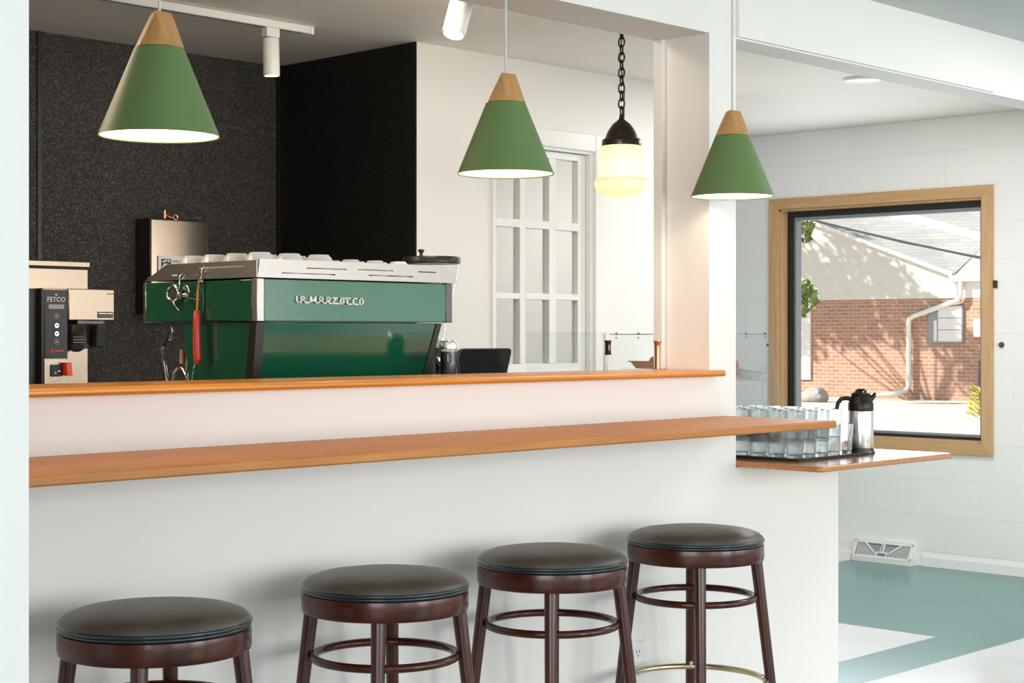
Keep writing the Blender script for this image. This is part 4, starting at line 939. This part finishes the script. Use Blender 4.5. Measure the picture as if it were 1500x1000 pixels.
o = link('wall_bolt', MB().lathe([(0.0005, 0.0), (0.016, 0.0), (0.016, 0.004), (0.008, 0.006), (0.008, 0.020), (0.0005, 0.022)], 0, 0, 16).xf(Matrix.Translation((8.139, 4.222, 1.222)) @ Matrix.Rotation(radians(-90), 4, 'Y')), 'rust', None, (8.139, 4.222, 1.222)); tag(o, 'small rusty bolt stub on the block wall right of the window', 'bolt')
o = link('wall_clip', MB().box(8.126, 8.139, 4.244, 4.262, 1.525, 1.566), 'black', None, (8.139, 4.25, 1.545), bevel=0.003); tag(o, 'small black clip on the right edge of the window casing', 'clip')

# ================================================================== OUTDOORS
gnd = struct('ground', MB().box(8.36, 70, -20, 60, -0.2, -0.06), 'ground', 'pale sunlit concrete outside the window', 'ground')
HX = 30.0
t = thing('neighbour_house', 'brick and white sided house with grey roof seen through the window', 'house', (HX, 18, -0.06))
rake = lambda y: 2.471 + (y - 16.585) * 0.3617
yr = 23.2
link('brick_wall', MB().box(HX, HX + 0.3, 9, 26, -0.06, 2.0), 'brick', t, smooth=False)
link('gable_siding', MB().prism([(16.585, 2.0), (29, 2.0), (29, rake(yr) - 0.3), (yr, rake(yr)), (16.585, rake(16.585))], YZ(HX - 0.03), 0, 0.3), 'siding', t, smooth=False)
link('eave_siding', MB().box(HX, HX + 0.3, 9, 16.585, 2.0, 2.42), 'outwhite', t, smooth=False)
link('corner_board', MB().box(HX - 0.06, HX, 16.50, 16.62, 2.0, 2.44), 'outwhite', t, smooth=False)
link('rake_board', MB().prism([(16.55, rake(16.55) - 0.03), (yr, rake(yr) - 0.03), (yr, rake(yr) + 0.05), (16.55, rake(16.55) + 0.05)], YZ(HX - 0.16), 0, 0.2), 'outwhite', t, smooth=False)
st_z = lambda y: 3.10 + (y - 16.0) * 0.291
rf = MB(); ya, yb = 16.5, yr
rf.rings([[(HX - 0.15, y, rake(y) + 0.05), (HX + 1.2, y, st_z(y) - 0.08 if y > 16.4 else 3.0), (HX + 1.2, y, st_z(y) - 0.2), (HX - 0.1, y, rake(y) - 0.03)] for y in (16.5, 18, 20, 22, yr)])
rf.rings([[(HX - 0.15, y, 2.46), (HX + 1.2, y, st_z(y) - 0.08), (HX + 1.2, y, st_z(y) - 0.25), (HX - 0.1, y, 2.36)] for y in (13, 15, 16.5)])
link('roof', rf, 'roof', t, smooth=False)
link('upper_roof', MB().prism([(HX + 1.2, 0.0), (HX + 6.5, 1.75), (HX + 6.5, 1.65), (HX + 1.2, -0.1)], lambda a, b, d: (a, d, b + st_z(d)), 13, 25), 'roof', t, smooth=False)
link('upper_fascia', MB().prism([(HX + 1.14, -0.10), (HX + 1.2, -0.10), (HX + 1.2, 0.08), (HX + 1.14, 0.08)], lambda a, b, d: (a, d, b + st_z(d)), 13, 25), 'outwhite', t, smooth=False)
gt = link('gutter', MB().prism([(HX - 0.17, 2.45), (HX - 0.14, 2.33), (HX - 0.02, 2.33), (HX - 0.02, 2.45)], lambda a, b, d: (a, d, b), 9, 16.62), 'outwhite', t, smooth=False)
link('downspout', MB().tube([(HX - 0.10, 16.39, 2.36), (HX - 0.10, 16.39, 2.06), (HX - 0.10, 16.45, 1.95), (HX - 0.10, 16.62, 1.90), (HX - 0.10, 17.45, 1.64), (HX - 0.10, 17.545, 1.58), (HX - 0.10, 17.557, 1.46), (HX - 0.10, 17.557, 0.22), (HX - 0.14, 17.60, 0.12), (HX - 0.3, 17.85, 0.04), (HX - 0.6, 18.35, 0.0)], 0.052, 8), 'outwhite', t, ang=60)
wf = link('house_window', MB().box(HX - 0.04, HX + 0.02, 16.37, 17.14, 1.11, 1.86).box(HX - 0.055, HX - 0.04, 16.37, 17.14, 1.095, 1.12), 'alu', t, smooth=False)
for z_ in (1.13, 1.37, 1.61): link('pane', MB().box(HX - 0.05, HX - 0.039, 16.40, 16.92, z_, z_ + 0.225), 'outwhite', wf, smooth=False)
link('pane', MB().box(HX - 0.05, HX - 0.039, 16.95, 17.02, 1.13, 1.55), 'outwhite', wf, smooth=False)
link('meter_box', MB().box(HX - 0.09, HX, 15.86, 16.13, 1.22, 1.57), 'outwhite', t, bevel=0.01)
link('conduit', MB().cyl((HX - 0.05, 15.98, -0.05), (HX - 0.05, 15.98, 0.75), 0.04, seg=10), 'print', t)
link('side_door', MB().box(HX - 0.04, HX + 0.01, 19.98, 20.9, 0.3, 2.0), 'outwhite', t, smooth=False)

cp_ = [(26.0, 20.0, 4.43), (26.0, 17.563, 3.466), (26.0, 15.284, 2.893), (26.0, 13.83, 2.58), (26.0, 11.0, 2.1)]
cb = MB()
for k in range(3): cb.tube([(x, y, z + 0.018 * sin(k * 2.1 + i * 1.7)) for i, (x, y, z) in enumerate(cp_)], 0.011, 6)  # hanging strands stand in for the dark shadow line on the roof
o = link('roof_shadow_strands', cb, 'print', None, (26, 16, 3)); tag(o, 'dark strands standing in for a shadow line across the grey roof', 'shadow line')

# tree: its crown is mostly left of the window and throws the dappled shade on the house
def tree(name, lbl, base, trunk_pts, blobs, nleaf, size, m='leaf', seed=3):
    r = random.Random(seed)
    t = thing(name, lbl, 'tree', base)
    tr = MB().tube(trunk_pts, 0.16, 10, rfn=lambda u: 1 - 0.6 * u)
    tip = Vector(trunk_pts[-1])
    for (c, rad) in blobs:
        tr.tube([Vector(trunk_pts[-2]), (Vector(trunk_pts[-2]) + Vector(c)) / 2 + Vector((0, 0, -0.1)), Vector(c)], 0.03, 6, rfn=lambda u: 1 - 0.7 * u)
    link('trunk', tr, 'bark', t, ang=60)
    lf = MB()
    tot = sum(b[1] ** 2 for b in blobs)
    for (c, rad) in blobs:
        for _ in range(int(nleaf * rad ** 2 / tot)):
            d = Vector((r.gauss(0, 1), r.gauss(0, 1), r.gauss(0, 1))).normalized() * rad * (r.random() ** 0.4)
            q = Vector(c) + d
            a = Vector((r.gauss(0, 1), r.gauss(0, 1), r.gauss(0, .6))).normalized(); b = a.orthogonal().normalized()
            s = size * r.uniform(0.6, 1.3)
            b2 = Matrix.Rotation(r.uniform(0, 6.28), 3, a) @ b
            k = a.cross(b2)
            lf.face([q - b2 * s, q + k * s * 0.45 + a * s * 0.12, q + b2 * s, q - k * s * 0.45 + a * s * 0.12])
    f_ = link('foliage', lf, m, t, smooth=False, fixn=False); f_['kind'] = 'stuff'
tree('leafy_tree', 'leafy green tree at the left edge of the window shading the house', (27.2, 20.9, -0.06),
     [(27.2, 20.9, -0.06), (27.15, 20.8, 1.5), (27.1, 20.6, 3.0), (27.0, 20.4, 4.2)],
     [((27, Y_ + 3.72, z_ + 3.6), r_) for Y_, z_, r_ in ((18.7, 2.65, .62), (19.6, 2.5, .6), (17.8, 2.4, .36), (18.95, 1.6, .5), (17.95, 1.65, .5), (19.5, 1.5, .36), (16.3, 0.8, .6), (17.0, 1.6, .4), (20.6, 1.8, .7), (21.2, 3.2, .8))] + [((27, 18.32, 3.3), 0.34), ((27, 18.3, 2.0), 0.4)], 4200, 0.105)
o = None
rk = MB(); 
res = bmesh.ops.create_icosphere(rk.bm, subdivisions=3, radius=1.0)
rr = random.Random(5)
for v in rk.bm.verts:
    k = 1 + 0.16 * sin(v.co.x * 3.1 + 1) * cos(v.co.y * 2.7) + 0.07 * rr.uniform(-1, 1)
    v.co = Vector((v.co.x * 0.3 * k + 27.6, v.co.y * 0.26 * k + 18.3, v.co.z * 0.2 * k + 0.02))
o = link('garden_rock', rk, 'rock', None, (27.6, 18.3, -0.06), ang=40); tag(o, 'grey rock on the pale ground outside the window', 'rock')
t = thing('yellow_shrub', 'small yellowish plant at the right edge of the window outside', 'plant', (24.0, 12.75, -0.06))
lf = MB(); rr = random.Random(9)
for _ in range(260):
    a = rr.uniform(0, 6.28); d = rr.random() ** 0.5 * 0.25; h = rr.uniform(0.05, 0.5)
    q = Vector((24.0 + d * cos(a), 12.75 + d * sin(a), -0.06 + h)); u = Vector((cos(a), sin(a), rr.uniform(0.3, 1.2))).normalized(); k = u.orthogonal().normalized(); s = rr.uniform(0.05, 0.11)
    lf.face([q - u * s, q + k * s * 0.3, q + u * s, q - k * s * 0.3])
link('leaves', lf, 'leafy', t, smooth=False, fixn=False)['kind'] = 'stuff'
link('stems', MB().cyl((24.0, 12.75, -0.06), (24.05, 12.7, 0.35), 0.012, seg=6).cyl((24.0, 12.75, -0.06), (23.95, 12.8, 0.3), 0.012, seg=6), 'bark', t)

# ================================================================== LIGHT
wd = bpy.data.worlds.new('sky'); SC.world = wd; wd.use_nodes = True
bg = wd.node_tree.nodes['Background']; bg.inputs[0].default_value = (0.80, 0.90, 1.0, 1); bg.inputs[1].default_value = 0.9
sn = bpy.data.lights.new('sun', 'SUN'); sn.energy = 9.0; sn.angle = radians(0.6); sn.color = (1.0, 0.93, 0.82)
so = bpy.data.objects.new('sun', sn); COL.objects.link(so)
so.rotation_euler = Vector((0.50, -0.62, -0.60)).to_track_quat('-Z', 'Y').to_euler()
# daylight through the dining-room windows behind the viewer and to the right
for (a, b), pw in zip(WINS, (8, 36, 88, 74)):
    lamp('daylight_area', 'AREA', ((a + b) / 2, -2.98, 1.35), pw, (1.0, 0.985, 0.975), sx=b - a - 0.05, sy=1.65, rot=(radians(90), 0, 0))
lamp('daylight_area', 'AREA', (-2.48, -0.4, 1.35), 150, (1.0, 0.985, 0.975), sx=4.2, sy=1.65, rot=(radians(90), 0, radians(-90)))  # added lamp at the left, no known window; brightens the block wall
lamp('daylight_area', 'AREA', (8.12, -1.95, 1.35), 17, (1.0, 0.985, 0.975), sx=1.45, sy=1.65, rot=(radians(90), 0, radians(90)))
lamp('side_room_fill', 'AREA', (6.62, 4.13, H - 0.016), 20, (1.0, 0.98, 0.95), sx=0.15, sy=0.15, rot=(0, 0, 0))  # added fill for the block wall; the disc itself is unlit
# daylight through the square window
lamp('daylight_area', 'AREA', (8.11, 4.99, 1.36), 20, (0.86, 0.94, 1.0), sx=1.3, sy=1.3, rot=(radians(90), 0, radians(90)))
# added lamp, brightens the room behind the glazed door
lamp('storeroom_fill', 'AREA', (5.5, 5.8, H - 0.03), 22, (1.0, 0.98, 0.95), sx=0.6, sy=0.6, rot=(0, 0, 0))
# added warm fill for the kitchen, no fixtures, out of view at left
lamp('kitchen_fill', 'AREA', (1.6, 4.4, H - 0.03), 22, (1.0, 0.80, 0.58), sx=0.9, sy=0.5, rot=(0, 0, 0))
lamp('kitchen_fill_point', 'POINT', (0.6, 4.7, 1.86), 26, (1.0, 0.80, 0.60), 0.1)
for tx_, pw in ((3.75, 25), (2.9, 16)):  # added fill on the white kitchen wall, no spotlight heads here
    d_ = Vector((5.0, 4.9, 1.75)) - Vector((tx_, 3.42, 2.3))
    lamp('kitchen_wall_fill', 'SPOT', (tx_, 3.42, 2.30), pw, (1.0, 0.85, 0.69), 0.05, d_.to_track_quat('-Z', 'Y').to_euler(), spot=radians(135))
lamp('dining_fill', 'AREA', (6.0, 2.0, 2.40), 22, (1.0, 0.98, 0.95), sx=1.2, sy=0.6, rot=(0, 0, 0))  # added fill for the right wall and floor, no fixture

# ================================================================== CAMERA
cam = bpy.data.cameras.new('camera'); co = bpy.data.objects.new('camera', cam); COL.objects.link(co)
cam.sensor_width = 36; cam.lens = 2418 / 1500 * 36; cam.shift_y = -11 / 1500; cam.clip_end = 300; cam.clip_start = 0.05
co.location = (0, 0, 1.28); co.rotation_euler = (radians(90), 0, -atan2(2418, 2330))
SC.camera = co
vs = SC.view_settings; SC.display_settings.display_device = 'sRGB'
vs.view_transform = 'Standard'; vs.look = 'None'; vs.gamma = 1; vs.use_curve_mapping = False; vs.exposure = 0.1
cy = SC.cycles
cy.use_denoising = True; cy.max_bounces = 12; cy.transparent_max_bounces = 48; cy.transmission_bounces = 12; cy.diffuse_bounces = 5; cy.glossy_bounces = 6
cy.caustics_reflective = False; cy.caustics_refractive = False; cy.sample_clamp_indirect = 6
